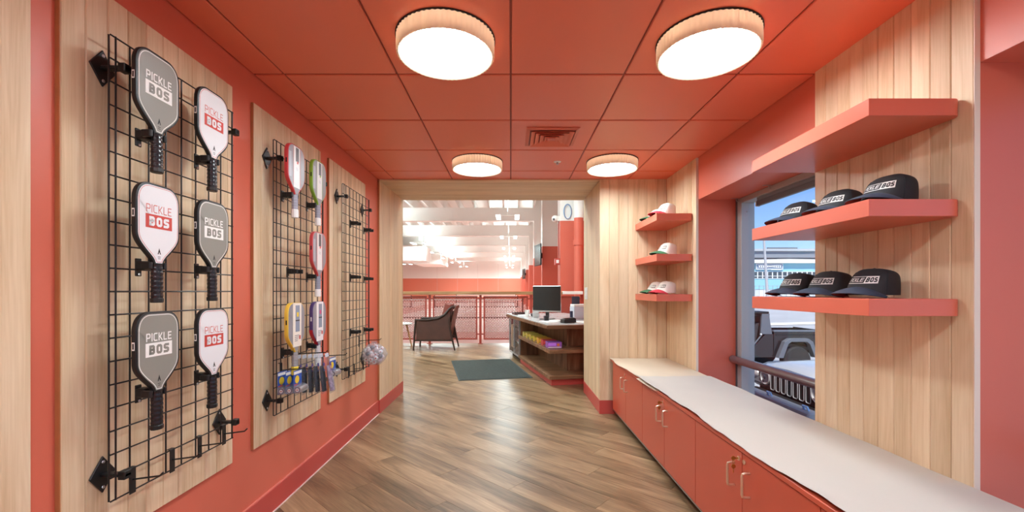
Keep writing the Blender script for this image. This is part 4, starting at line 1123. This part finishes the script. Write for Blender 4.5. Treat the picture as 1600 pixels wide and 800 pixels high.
for cx, y0, lb in ((-2.75, 19.8, 'pickleball net nearest behind the railing'), (-2.75, 33.7, 'pickleball net in the middle of the hall beyond the nearest net'), (-2.75, 47.2, 'pickleball net at the far end of the hall'),
                   (-11.2, 19.8, 'pickleball net on the far left court nearest the railing'), (-11.2, 33.7, 'pickleball net on the left court in mid hall')):
    n_ = thing('court_net', lb, 'net', (cx, y0, 0), group='nets on the courts')
    for s in (-1, 1):
        MB().cyl((s*3.3,0,0),(s*3.3,0,.95), .035, n=10).box(s*3.3-.2,s*3.3+.2,-.3,.3,0,.02).build('post', M['black'], n_, local=True)
    MB().box(-3.26,3.26,-.012,.012,.85,.91).build('top_tape', M['white'], n_, local=True)
    MB().box(-3.26,3.26,-.008,.008,.02,.06).build('bottom_tape', netm, n_, local=True)
    mm_ = MB()
    for k in range(65): mm_.box(-3.25+k*.1, -3.25+k*.1+.006, -.002, .002, .06, .85)
    for k in range(9): mm_.box(-3.25,3.25,-.002,.002,.1+k*.085,.106+k*.085)
    mm_.build('netting', netm, n_, local=True)['kind'] = 'stuff'
# walls of the hall: red to ZR, white above
ZR = 3.085
hw_ = sroot('wall_hall_far', (0, HY, 0))
B(HX, HW, HY, HY+.2, -.14, ZR).build('red_band', M['hall_red'], hw_); B(HX, HW, HY, HY+.2, ZR, HZ).build('white_band', M['whitewall'], hw_)
for k, x in enumerate((-10.5,-7.6,-4.7,-1.8)): B(x, x+.02, HY-.012, HY-.0005, .5, HZ-1.3).build('joint', mat('wall_joint', (206,200,196), .7), hw_)
hl_ = sroot('wall_hall_left', (HX, 30, 0))
B(HX-.2, HX, YP, HY, -.14, ZR).build('red_band', M['hall_red'], hl_); B(HX-.2, HX, YP, HY, ZR, HZ).build('white_band', M['whitewall'], hl_)
hr = sroot('wall_hall_right', (HW, 30, 0))
B(HW, HW+.3, YP-.022, HY, -.9, ZR).build('red_band', M['hall_red'], hr); B(HW, HW+.3, YP-.022, HY, ZR, HZ).build('white_band', M['whitewall'], hr)
pil = (10.9, 17.1, 23.3, 29.5, 35.7, 41.9, 48.1, 54.3)
pred = mat('pilaster_red', (210,104,84), .55)
for k, y in enumerate(pil):
    B(1.27, HW-.001, y, y+.55, -.001, ZR).build('pilaster_red', pred, hr); B(1.27, HW-.001, y, y+.55, ZR, HZ-.002).build('pilaster_white', M['whitewall'], hr)
hc = sroot('ceiling_hall', (0, 30, HZ))
for y in pil:
    B(HX, 1.27, y, y+.4, 5.17, 5.86).build('beam', M['whitewall'], hc)
    B(HX, 1.27, y-.05, y+.45, 5.13, 5.169).build('beam_flange', M['whitewall'], hc)
jm = B(-.04, .04, 0, HY-YP-.2, 5.88, 6.44).mesh('joist', M['whitewall'])
for k in range(20): place('joist', jm, hc, (-14.5+k*.83, YP+.1, 0))
# round red downpipe, coil and small devices on the first pilaster
pp = thing('downpipe', 'thick red wall pipe with collar, white above, at the right of the opening', 'pipe', (1.70, 10.62, 0))
MB().cyl((1.70,10.62,.001),(1.70,10.62,ZR+.02), .115, n=24).build('lower_pipe', pred, pp, smooth=True)
MB().cyl((1.70,10.62,ZR+.02),(1.70,10.62,HZ-.01), .115, n=24).build('upper_pipe', M['whitewall'], pp, smooth=True)
MB().cyl((1.70,10.62,2.42),(1.70,10.62,2.55), .135, n=24).build('collar', pred, pp, smooth=True)
MB().cyl((1.70,10.62,.9),(1.70,10.62,1.0), .135, n=24).build('collar', pred, pp, smooth=True)
co = thing('hose_coil', 'thin pale blue cable coil hanging on the white upper wall', 'cable', (1.46, 10.88, 3.15))
MB().tube([(1.46+.10*math.cos(a), 10.885, 3.32+.19*math.sin(a)) for a in [2*PI*i/28 for i in range(28)]], .009, 6, closed=True).tube([(1.46+.09*math.cos(a), 10.868, 3.31+.18*math.sin(a)) for a in [2*PI*i/28 for i in range(28)]], .008, 6, closed=True).build('loop', mat('pale_blue_cable', (130,160,196), .5), co, smooth=True)
cm = thing('wall_camera', 'white round wall camera above the red fire alarm on the pilaster edge', 'camera', (1.18, 10.95, 3.1))
MB().sphere((1.15,11.0,3.15), .09, 16, 10).build('dome', M['white'], cm, smooth=True); MB().box(1.2,1.2695,10.94,11.06,3.09,3.21).build('mount', M['white'], cm); MB().sphere((1.11,10.93,3.13), .03, 10, 6).build('lens', M['alu_dark'], cm, smooth=True)
al = thing('fire_alarm', 'small red fire alarm box on the pilaster edge', 'alarm', (1.2, 10.95, 2.05))
MB().box(1.14,1.2695,10.92,11.06,1.96,2.12).build('box', M['red_base'], al, bevel=.006); MB().box(1.17,1.24,10.915,10.9198,2.0,2.08).build('plate', M['white'], al)
MB().cyl((1.24,10.99,2.121),(1.24,10.99,3.088), .012, n=8).build('conduit', M['red_dark'], al)
for k, (y, lb) in enumerate(((17.05, 'black wall screen tilted on the nearest hall pilaster'), (35.6, 'small black wall screen on a far hall pilaster'))):
    tv = thing('wall_screen', lb, 'screen', (1.1, y, 2.2), math.radians(12))
    MB().box(-.03,.02,-.45,.45,.1,.95).build('housing', M['black'], tv, local=True, bevel=.01); MB().box(-.0312,-.0303,-.44,.44,.12,.93).build('display', M['blackgloss'], tv, local=True)
    MB().box(.021,.155,-.1,.1,.4,.6).build('bracket', M['black'], tv, local=True)
# hvac boxes hung in the hall
for k, (x0,x1,y0,y1,z0,z1,lb) in enumerate(((-9.2,-5.75,28.6,30.4,3.32,4.28,'large white air duct box hung in the hall, nearest the opening'), (-10.5,-7.05,34.0,37.5,4.0,5.0,'white air duct box hung farther back in the hall'), (-9.4,-6.8,41.0,46,3.9,4.9,'long white duct deep in the hall'))):
    b_ = thing('air_duct', lb, 'duct', ((x0+x1)/2, (y0+y1)/2, z0), group='duct boxes under the hall roof')
    MB().box(x0,x1,y0,y1,z0,z1).build('casing', M['whitewall'], b_, bevel=.02)
    MB().box(x1-.02,x1+.02,y0-.03,y0+.0,z0,z1).build('flange', M['white'], b_)
    MB().box((x0+x1)/2-.2,(x0+x1)/2+.2,y0-.02,y0-.0005,(z0+z1)/2-.06,(z0+z1)/2+.06).build('grille', M['alu_dark'], b_)
    for xx in (x0+.3, x1-.3): MB().cyl((xx,(y0+y1)/2,z1),(xx,(y0+y1)/2,HZ-.0005), .02, n=8).build('hanger', M['steel'], b_)
# pendant court lights: twin tubes on a stem, each with its own lamp
tubem = mat('court_tube', (255,255,252), .5, emit=(240,252,255), es=9)
def pendant(x, y, z, lb):
    t = thing('court_light', lb, 'pendant light', (x, y, z), group='pendant lights over the courts')
    MB().cyl((x,y,z+.1),(x,y,HZ-.0005), .015, n=8).build('stem', M['white'], t)
    MB().box(x-.5,x+.5,y-.03,y+.03,z+.06,z+.1).build('cross_bar', M['white'], t)
    for s in (-1, 1): 
        b_ = MB().box(x+s*.4-.1,x+s*.4+.1,y-.6,y+.6,z,z+.0595).build('housing', M['white'], t)
        MB().box(x+s*.4-.085,x+s*.4+.085,y-.58,y+.58,z-.012,z-.0005).build('tube', tubem, b_)
    for nm, dz, rx, k in (('down', -.1, 0, .70), ('up', .25, PI, .30)):
        d = bpy.data.lights.new('court_lamp_'+nm, 'AREA'); d.energy = HALL_W*k*(1.7 if y < 10 else 1 if y < 30 else 1.4 if y < 46 else 1.8); d.shape = 'RECTANGLE'; d.size = 1.1; d.size_y = 1.4; d.color = (.80, 1, 1.02)
        o = bpy.data.objects.new('court_lamp_'+nm, d); COL.objects.link(o); o.parent = t; o.location = (0, 0, dz); o.rotation_euler = (rx, 0, 0)
for y, w_ in ((18.2,'nearest'),(25,'second'),(31.5,'third'),(38.5,'fourth'),(45,'fifth'),(52,'sixth'),(57,'farthest')): pendant(-.13, y, 4.45, 'white twin pendant light in the right hall row, '+w_)
for y, w_ in ((14,'nearest'),(21.5,'second'),(28.3,'third'),(34.8,'fourth'),(40.8,'fifth'),(47,'sixth'),(55,'farthest')): pendant(-6.1, y, 4.45, 'white twin pendant light in the middle hall row, '+w_)
for y, w_ in ((14,'nearest'),(26,'second'),(38,'third'),(50,'farthest')): pendant(-12.2, y, 4.45, 'white twin pendant light in the left hall row, '+w_)
pendant(-.6, 8.0, 4.7, 'white twin pendant light over the lobby desk'); pendant(-5.5, 8.0, 4.7, 'white twin pendant light over the left part of the lobby')

# ================================================================ OUTSIDE
def gz(x, y):
    d = math.hypot(x-2, y); k = [(0,-.86),(4,-.86),(12,-1.25),(30,-1.25),(62,.45),(140,.9),(400,1.0)]
    for (a, za), (b, zb) in zip(k, k[1:]):
        if d <= b: return za+(zb-za)*(d-a)/(b-a)
    return 1.0
m = MB(); NX, NY = 40, 44; vs = []; fs = []
gx = [2.55]+[2.55+(i/NX)**2*300 for i in range(1, NX+1)]; gy = [-40+i*4 for i in range(0, 11)]+[4+(i/33)**2*330 for i in range(34)]
for y in gy:
    for x in gx: vs.append((x, y, gz(x, y)))
n_ = len(gx)
for j in range(len(gy)-1):
    for i in range(n_-1): a = j*n_+i; fs.append((a, a+1, a+n_+1, a+n_))
struct(m.add(vs, fs).build('ground', mat('pale_asphalt', (168,170,172), .85, bump=.3, bscale=60, var=.10, vscale=.25), local=True, smooth=True))
struct(B(XG+.17, 2.54, -8, YP-.03, -1.0, -.84).build('ground_strip', mat('concrete', (170,168,164), .9)))
# pale bands painted on the road
def band(x0, x1, y0, y1, nm='trim_road'):
    m = MB(); k = 24; vs = []; fs = []
    for i in range(k+1):
        x = x0+(x1-x0)*i/k
        for y in (y0, y1): vs.append((x, y, gz(x, y)+.03))
    for i in range(k): fs.append((2*i, 2*i+2, 2*i+3, 2*i+1))
    return struct(m.add(vs, fs).build(nm, mat('road_pale', (226,226,224), .9), local=True))
band(5, 60, 20.5, 24.5); band(5, 70, 29, 30.2); band(5, 80, 41, 44)
dkp = mat('car_black_paint', (22,23,26), .22, coat=.6); rub = mat('tyre_rubber', (38,38,40), .8, bump=.3, bscale=80); pl = mat('car_grey_plastic', (98,104,112), .5)
silver = mat('car_hood_sky_sheen', (176,180,184), .25, coat=.5); chrome = mat('chrome', (226,228,230), .3, metal=.5); bmp = mat('bumper_grey', (128,136,146), .4); blu = mat('blue_hook', (130,172,220), .3)  # hood paint is dark; the sky's reflection is put into its pale colour
def wheel(parent, x, y, z, r, w, side):
    """axis along y; side = direction of the outer face"""
    Mx = Matrix(((1,0,0,x),(0,0,side,y),(0,1,0,z),(0,0,0,1)))
    ty = MB().lathe([(r*.56,-w/2),(r*.9,-w/2),(r*.97,-w*.42),(r,-w*.3),(r,w*.3),(r*.97,w*.42),(r*.9,w/2),(r*.56,w/2)], n=48, mod=lambda t, q, zz: 1-(.018 if q > r*.95 and math.sin(22*t) > 0 else 0), M=Mx).build('tyre', rub, parent)
    MB().lathe([(0,w*.30),(r*.2,w*.34),(r*.26,w*.28),(r*.45,w*.2),(r*.52,w*.42),(r*.57,w*.46),(r*.57,-w*.4)], n=30, mod=lambda t, q, zz: 1, M=Mx).build('rim', pl, ty, smooth=True)
    for k in range(5):
        a = 2*PI*k/5; p0 = Mx @ Vector((r*.15*math.cos(a), r*.15*math.sin(a), w*.33)); p1 = Mx @ Vector((r*.5*math.cos(a), r*.5*math.sin(a), w*.36)); MB().beam(p0, p1, .05, .03).build('spoke', pl, ty)
# ---- near off-road car, nose toward the window (-x)
GX, GYC, G0 = 3.54, 5.40, -.86
car = thing('car', 'off-road car with seven-slot grille and sky reflection painted pale on the hood, parked nose-on outside the window', 'car', (5.4, GYC, G0))
zt = G0+1.10; zb = G0+.74
gp_ = MB().prism([(-.66,zb),(.66,zb),(.68,zt-.06),(.62,zt),(-.62,zt),(-.68,zt-.06)], GX+.012, GX+.09, Matrix(((0,0,1,0),(1,0,0,GYC),(0,1,0,0),(0,0,0,1)))).build('grille_panel', dkp, car, bevel=.01)
def rrect(y0, y1, z0, z1, r, n=5):
    out = []
    for cy, cz, a0 in ((y1-r,z1-r,0),(y0+r,z1-r,PI/2),(y0+r,z0+r,PI),(y1-r,z0+r,PI*1.5)):
        for i in range(n+1): a = a0+PI/2*i/n; out.append((cy+r*math.cos(a), cz+r*math.sin(a)))
    return out
SZ0, SZ1 = -.06, .165
for k in range(7):
    y = GYC+(k-3)*.115; pts = rrect(y-.041, y+.041, SZ0, SZ1, .022)
    MB().tube([(GX+.004, a, b) for a, b in pts], .0055, 6, closed=True).build('slot_ring', chrome, gp_, smooth=True)
    MB().prism(pts, GX+.008, GX+.0115, Matrix(((0,0,1,0),(1,0,0,0),(0,1,0,0),(0,0,0,1)))).build('slot_mesh', mat('slot_mesh', (20,30,32), .6, bump=.8, bscale=150), gp_)
for s in (-1, 1):
    y = GYC+s*.505; Mh = Matrix(((0,0,-1,GX+.012),(1,0,0,y),(0,1,0,.085),(0,0,0,1)))
    hl_o = MB().lathe([(.108,0),(.112,.012),(.1,.024),(.092,.02),(.09,.006)], n=32, M=Mh).build('headlight', chrome, gp_, smooth=True)
    MB().lathe([(0,.016),(.05,.012),(.09,.004)], n=32, M=Mh).build('lens', mat('lens_grey', (150,160,172), .1), hl_o, smooth=True)
    MB().sphere((GX-.012, y, .085), .03, 12, 8, (.4,1,1)).build('bulb', mat('lens_dark', (60,66,80), .1), hl_o, smooth=True)
    # fender, flare, corner lamp
    fd_ = MB().prism([(GX-.02,-.02),(GX+.06,.17),(GX+.25,.24),(GX+1.15,.26),(GX+1.3,-.1),(GX+1.15,-.1),(GX+1.0,.12),(GX+.35,.12),(GX+.2,.02),(GX+.1,-.1)], GYC+s*.70-.16, GYC+s*.70+.16,
                  Matrix(((1,0,0,0),(0,0,1,0),(0,1,0,0),(0,0,0,1)))).build('fender_flare', pl, car, bevel=.012)
    MB().sphere((GX+.02, GYC+s*.76, .09), .085, 14, 8, (.5,1,.75)).build('corner_lamp', chrome, fd_, smooth=True)
    wheel(car, GX+.7, GYC+s*.72, G0+.4, .4, .26, s); wheel(car, GX+3.2, GYC+s*.72, G0+.4, .4, .26, s)
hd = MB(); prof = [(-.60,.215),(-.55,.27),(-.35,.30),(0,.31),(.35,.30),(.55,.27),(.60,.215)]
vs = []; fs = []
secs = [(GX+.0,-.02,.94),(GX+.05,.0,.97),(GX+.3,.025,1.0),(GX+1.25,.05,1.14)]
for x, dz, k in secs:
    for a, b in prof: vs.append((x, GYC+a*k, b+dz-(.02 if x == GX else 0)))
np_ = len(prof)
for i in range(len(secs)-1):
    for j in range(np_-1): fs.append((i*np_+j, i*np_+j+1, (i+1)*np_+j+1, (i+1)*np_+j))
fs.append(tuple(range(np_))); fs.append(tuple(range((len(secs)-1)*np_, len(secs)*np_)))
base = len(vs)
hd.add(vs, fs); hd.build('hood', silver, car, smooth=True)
MB().box(GX+.1, GX+4.0, GYC-.62, GYC+.62, G0+.45, .21).box(GX+1.3, GX+4.0, GYC-.78, GYC+.78, G0+.45, .26).build('body', dkp, car, bevel=.02)
MB().prism([(GX+1.3,.27),(GX+1.55,.85),(GX+3.6,.86),(GX+3.95,.27)], GYC-.7, GYC+.7, Matrix(((1,0,0,0),(0,0,1,0),(0,1,0,0),(0,0,0,1)))).build('cabin', mat('cabin_glass', (30,34,38), .1), car, bevel=.03)
MB().box(GX+1.6, GX+3.6, GYC-.68, GYC+.68, .861, .92).build('roof', dkp, car, bevel=.03)
bm_ = MB().prism([(GX-.36,-.12),(GX-.32,-.045),(GX-.19,-.04),(GX-.19,-.15),(GX-.34,-.15)], GYC-.82, GYC+.82, Matrix(((1,0,0,0),(0,0,1,0),(0,1,0,0),(0,0,0,1)))).build('bumper', bmp, car, bevel=.015)
MB().box(GX-.30, GX+.1, GYC-.72, GYC+.72, -.52, -.1505).box(GX-.189, GX+.01, GYC-.7, GYC+.7, -.15, -.085).build('lower_valance', M['black'], car, bevel=.02)
for yy in (-.70, -.04):
    MB().tube([(GX-.26, GYC+yy-.035, -.05),(GX-.28, GYC+yy-.035, .0),(GX-.28, GYC+yy+.035, .0),(GX-.26, GYC+yy+.035, -.05)], .012, 8).build('tow_hook', blu, bm_, smooth=True)
for yy in (-.5, .5): MB().cyl((GX-.372, GYC+yy, -.3),(GX-.38, GYC+yy, -.3), .05, n=16).build('fog_lamp', chrome, bm_)
# ---- black open-sided pickup beyond, side-on, nose toward -x
YT, T0 = 13.0, -1.25; XW = 8.72
tr = thing('pickup_truck', 'black open-sided off-road pickup seen from its side beyond the near car', 'truck', (7.6, YT+.85, T0))
MXZ = Matrix(((1,0,0,0),(0,0,1,0),(0,1,0,0),(0,0,0,1)))
def tp(pts, y0, y1): return MB().prism(pts, y0, y1, MXZ)
z = lambda h: T0+h
# bed with wheel arch
arch = [(XW+.62*math.cos(a), z(.44)+.60*math.sin(a)) for a in [PI*i/10 for i in range(10, -1, -1)]]
bedp = [(XW-.66, z(.5)), (XW-.53, z(.5))]+[(XW+.53*math.cos(a), z(.44)+.56*math.sin(a)) for a in [PI*i/10 for i in range(9, 0, -1)]]+[(XW+.53, z(.5)), (XW+1.05, z(.5)), (XW+1.05, z(1.27)), (XW-.66, z(1.27))]
bed = tp(bedp, YT, YT+.08).build('bed_side', dkp, tr, bevel=.008)
tp(bedp, YT+1.62, YT+1.7).build('bed_side', dkp, tr)
MB().box(XW-.67, XW+1.05, YT-.02, YT+.12, z(1.271), z(1.33)).build('bed_rail', pl, tr, bevel=.01)
MB().box(XW-.6, XW+1.0, YT-.012, YT-.0005, z(1.17), z(1.21)).build('trim_line', M['black'], bed)
MB().box(XW-.66, XW+1.05, YT+.081, YT+1.619, z(.62), z(.7)).box(XW+1.0, XW+1.05, YT+.081, YT+1.619, z(.701), z(1.3)).build('bed_floor', M['black'], tr)
fl_o = MB(); fp = [(XW-.62, z(.5)), (XW-.42, z(.99)), (XW-.26, z(1.09)), (XW+.30, z(1.09)), (XW+.44, z(.99)), (XW+.60, z(.52))]
fi = [(XW+.49, z(.52)), (XW+.34, z(.92)), (XW+.25, z(.99)), (XW-.22, z(.99)), (XW-.31, z(.92)), (XW-.46, z(.5))]
for i in range(5):
    a, b = fp[i], fp[i+1]; c, d = fi[4-i], fi[5-i]
    fl_o.prism([a, b, c, d], YT-.16, YT+.05, MXZ)
fl_o.build('fender_flare', pl, tr, bevel=.006)
for x in (XW, XW-3.45):
    wheel(tr, x, YT+.02, z(.42), .42, .28, -1); wheel(tr, x, YT+1.68, z(.42), .42, .28, 1)
XC_ = XW+.37
# cab: lower corner panel, rear pillar with hard top, open doorway showing seats
tp([(XC_-1.9, z(.5)), (XC_-1.04, z(.5)), (XC_-1.04, z(1.2)), (XC_-1.28, z(1.2)), (XC_-1.9, z(.55))], YT, YT+.08).build('cab_corner', dkp, tr, bevel=.01)
tp([(XC_-1.42, z(1.2)), (XC_-1.06, z(1.2)), (XC_-1.16, z(1.83)), (XC_-1.38, z(1.83))], YT+.02, YT+.1).build('rear_pillar', pl, tr, bevel=.01)
tp([(XC_-1.42, z(1.2)), (XC_-1.06, z(1.2)), (XC_-1.16, z(1.83)), (XC_-1.38, z(1.83))], YT+1.6, YT+1.68).build('rear_pillar', pl, tr)
MB().box(XC_-2.95, XC_-1.15, YT+.02, YT+1.68, z(1.831), z(1.9)).build('roof', M['black'], tr, bevel=.02)
MB().box(XC_-1.2, XC_-1.1, YT+.1, YT+1.6, z(.7), z(1.83)).build('cab_back', M['black'], tr)
tp([(XC_-3.05, z(1.15)), (XC_-2.98, z(1.15)), (XC_-2.78, z(1.83)), (XC_-2.86, z(1.83))], YT+.02, YT+.08).build('windscreen_pillar', dkp, tr)
MB().box(XC_-4.6, XC_-1.04, YT+.1, YT+1.6, z(.5), z(.62)).build('cab_floor', M['black'], tr)
MB().box(XC_-4.5, XC_-2.98, YT+.05, YT+1.65, z(.621), z(1.15)).build('engine_bay', dkp, tr, bevel=.04)
for xx, yy in ((XC_-1.75, YT+.2), (XC_-1.75, YT+.95), (XC_-2.5, YT+.2), (XC_-2.5, YT+.95)):
    s_ = MB().box(xx-.3, xx+.25, yy, yy+.5, z(.75), z(.9)).prism([(xx+.15,z(.9)),(xx+.3,z(.9)),(xx+.42,z(1.55)),(xx+.3,z(1.55))], yy, yy+.5, MXZ).build('seat', mat('seat_cloth', (58,56,62), .8), tr, bevel=.03)
MB().tube([(XC_-1.3,YT+.14,z(1.25)),(XC_-1.32,YT+.14,z(1.78)),(XC_-2.8,YT+.14,z(1.8))], .03, 8).build('roll_bar', M['black'], tr, smooth=True)
MB().tube([(XC_-1.42,YT-.005,z(1.17)),(XC_-1.86,YT-.005,z(.62))], .02, 8).build('door_hinge_bar', pl, tr, smooth=True)
MB().sphere((XC_-1.43,YT-.01,z(1.2)), .035, 10, 6).build('latch', chrome, tr, smooth=True)
# ---- blue-green building across the road
BY = 62.0
bd = thing('building', 'pale turquoise low building with a row of small windows across the road', 'building', (42, BY, .2))
teal = mat('turquoise_paint', (148,202,214), .8, var=.04, vscale=.4); tw = mat('pale_base_paint', (206,210,212), .8)
X0, X1 = 30.5, 60.0
MB().box(X0,X1,BY,BY+12,1.55,5.35).build('upper_wall', teal, bd); MB().box(X0,X1,BY+.05,BY+12,-.3,1.549).build('lower_wall', tw, bd)
MB().prism([(X0-.6,5.36),(X1+.6,5.36),(X1+.6,5.62),(X0+10,5.95),(X0-.6,5.75)], BY-.5, BY+12.4, MXZ).build('roof_edge', M['whitewall'], bd)
wd = mat('far_window_glass', (70,84,92), .15)
pitch_ = .72; wx = X0+.5
while wx < 49:
    f = MB().box(wx,wx+.07,BY-.06,BY-.001,3.1,4.15).box(wx+.65,wx+.72,BY-.06,BY-.001,3.1,4.15).box(wx+.07,wx+.65,BY-.06,BY-.001,3.1,3.16).box(wx+.07,wx+.65,BY-.06,BY-.001,4.09,4.15).box(wx+.07,wx+.65,BY-.06,BY-.001,3.45,3.52).build('window', M['white'], bd)
    MB().box(wx+.07,wx+.65,BY-.03,BY-.02,3.16,3.45).box(wx+.07,wx+.65,BY-.03,BY-.02,3.52,4.09).build('pane', wd, f)
    wx += pitch_+.002
for k in range(5):
    a = X0+1.5+k*4.2; MB().box(a,a+2.9,BY-.02,BY+.049,-.25,1.35).build('garage_door', M['white'], bd)
sg = thing('building_sign', 'grey framed sign with white script on the turquoise building', 'sign', (37.6, BY-.15, 4.35))
MB().box(35.75,39.6,BY-.2,BY-.0605,4.45,5.28).build('board', mat('sign_grey', (150,164,180), .6), sg)
MB().box(35.7,39.65,BY-.24,BY-.2005,5.22,5.3).box(35.7,39.65,BY-.24,BY-.2005,4.42,4.5).box(35.7,35.78,BY-.24,BY-.2005,4.5,5.22).box(39.57,39.65,BY-.24,BY-.2005,4.5,5.22).build('frame', M['white'], sg)
# unreadable white script: a looping brush line
pts = []
for i in range(161):
    t_ = i/160; pts.append((36.05+3.3*t_+.09*math.sin(2*PI*11*t_), BY-.26, 4.87+.13*math.cos(2*PI*11*t_)*(1+.5*math.sin(9*t_))))
MB().tube(pts, .065, 6).build('script', M['white'], sg, smooth=True)
MB().box(37.9,39.4,BY-.26,BY-.2,4.36,4.44).build('underline', M['white'], sg)
# fence before the building
fc = thing('fence', 'thin grey metal fence in front of the turquoise building', 'fence', (40, BY-4, .3))
FY = BY-4
for k in range(40):
    x = 29+k*.62; MB().box(x-.02,x+.02,FY-.02,FY+.02,.1,2.05).build('picket', M['alu'], fc)
MB().box(28.9,53.3,FY-.015,FY+.015,1.95,2.0).build('rail', M['alu'], fc); MB().box(28.9,53.3,FY-.015,FY+.015,.55,.6).build('rail', M['alu'], fc)
# leaning light pole
po = thing('utility_pole', 'tall leaning grey pole standing before the turquoise building', 'pole', (24.6, 41, .1))
MB().cyl((24.85,41,.1),(24.4,41,7.5), .14, .09, 14).build('pole', mat('pole_grey', (186,186,186), .6), po, smooth=True)
MB().tube([(24.45,41,6.6),(24.9,41,6.75),(25.3,41,6.6)], .04, 6).build('arm', M['alu'], po)
# elevated road behind
ov = thing('overpass', 'grey elevated road on piers behind the turquoise building', 'bridge', (60, 100, 1))
cgr = mat('bridge_grey', (142,148,154), .8)
MB().box(30,130,100,112,9.2,10.7).build('deck', cgr, ov); MB().box(30,130,99.6,100,10.7,11.25).build('parapet', mat('bridge_pale', (186,190,192), .8), ov)
for x in (46, 64, 82, 100): MB().box(x,x+1.8,102,110,.5,9.19).build('pier', cgr, ov)
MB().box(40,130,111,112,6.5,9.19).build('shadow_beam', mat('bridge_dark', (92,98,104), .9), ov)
gt = thing('street_gantry', 'long grey sign gantry standing on the elevated road', 'gantry', (67, 104, 10.7))
MB().box(63,70.3,104,104.4,11.4,12.0).build('panel', mat('gantry_grey', (112,118,122), .8), gt)
for x in (63.5, 69.8): MB().box(x,x+.2,104.1,104.3,10.701,11.399).build('post', M['alu'], gt)
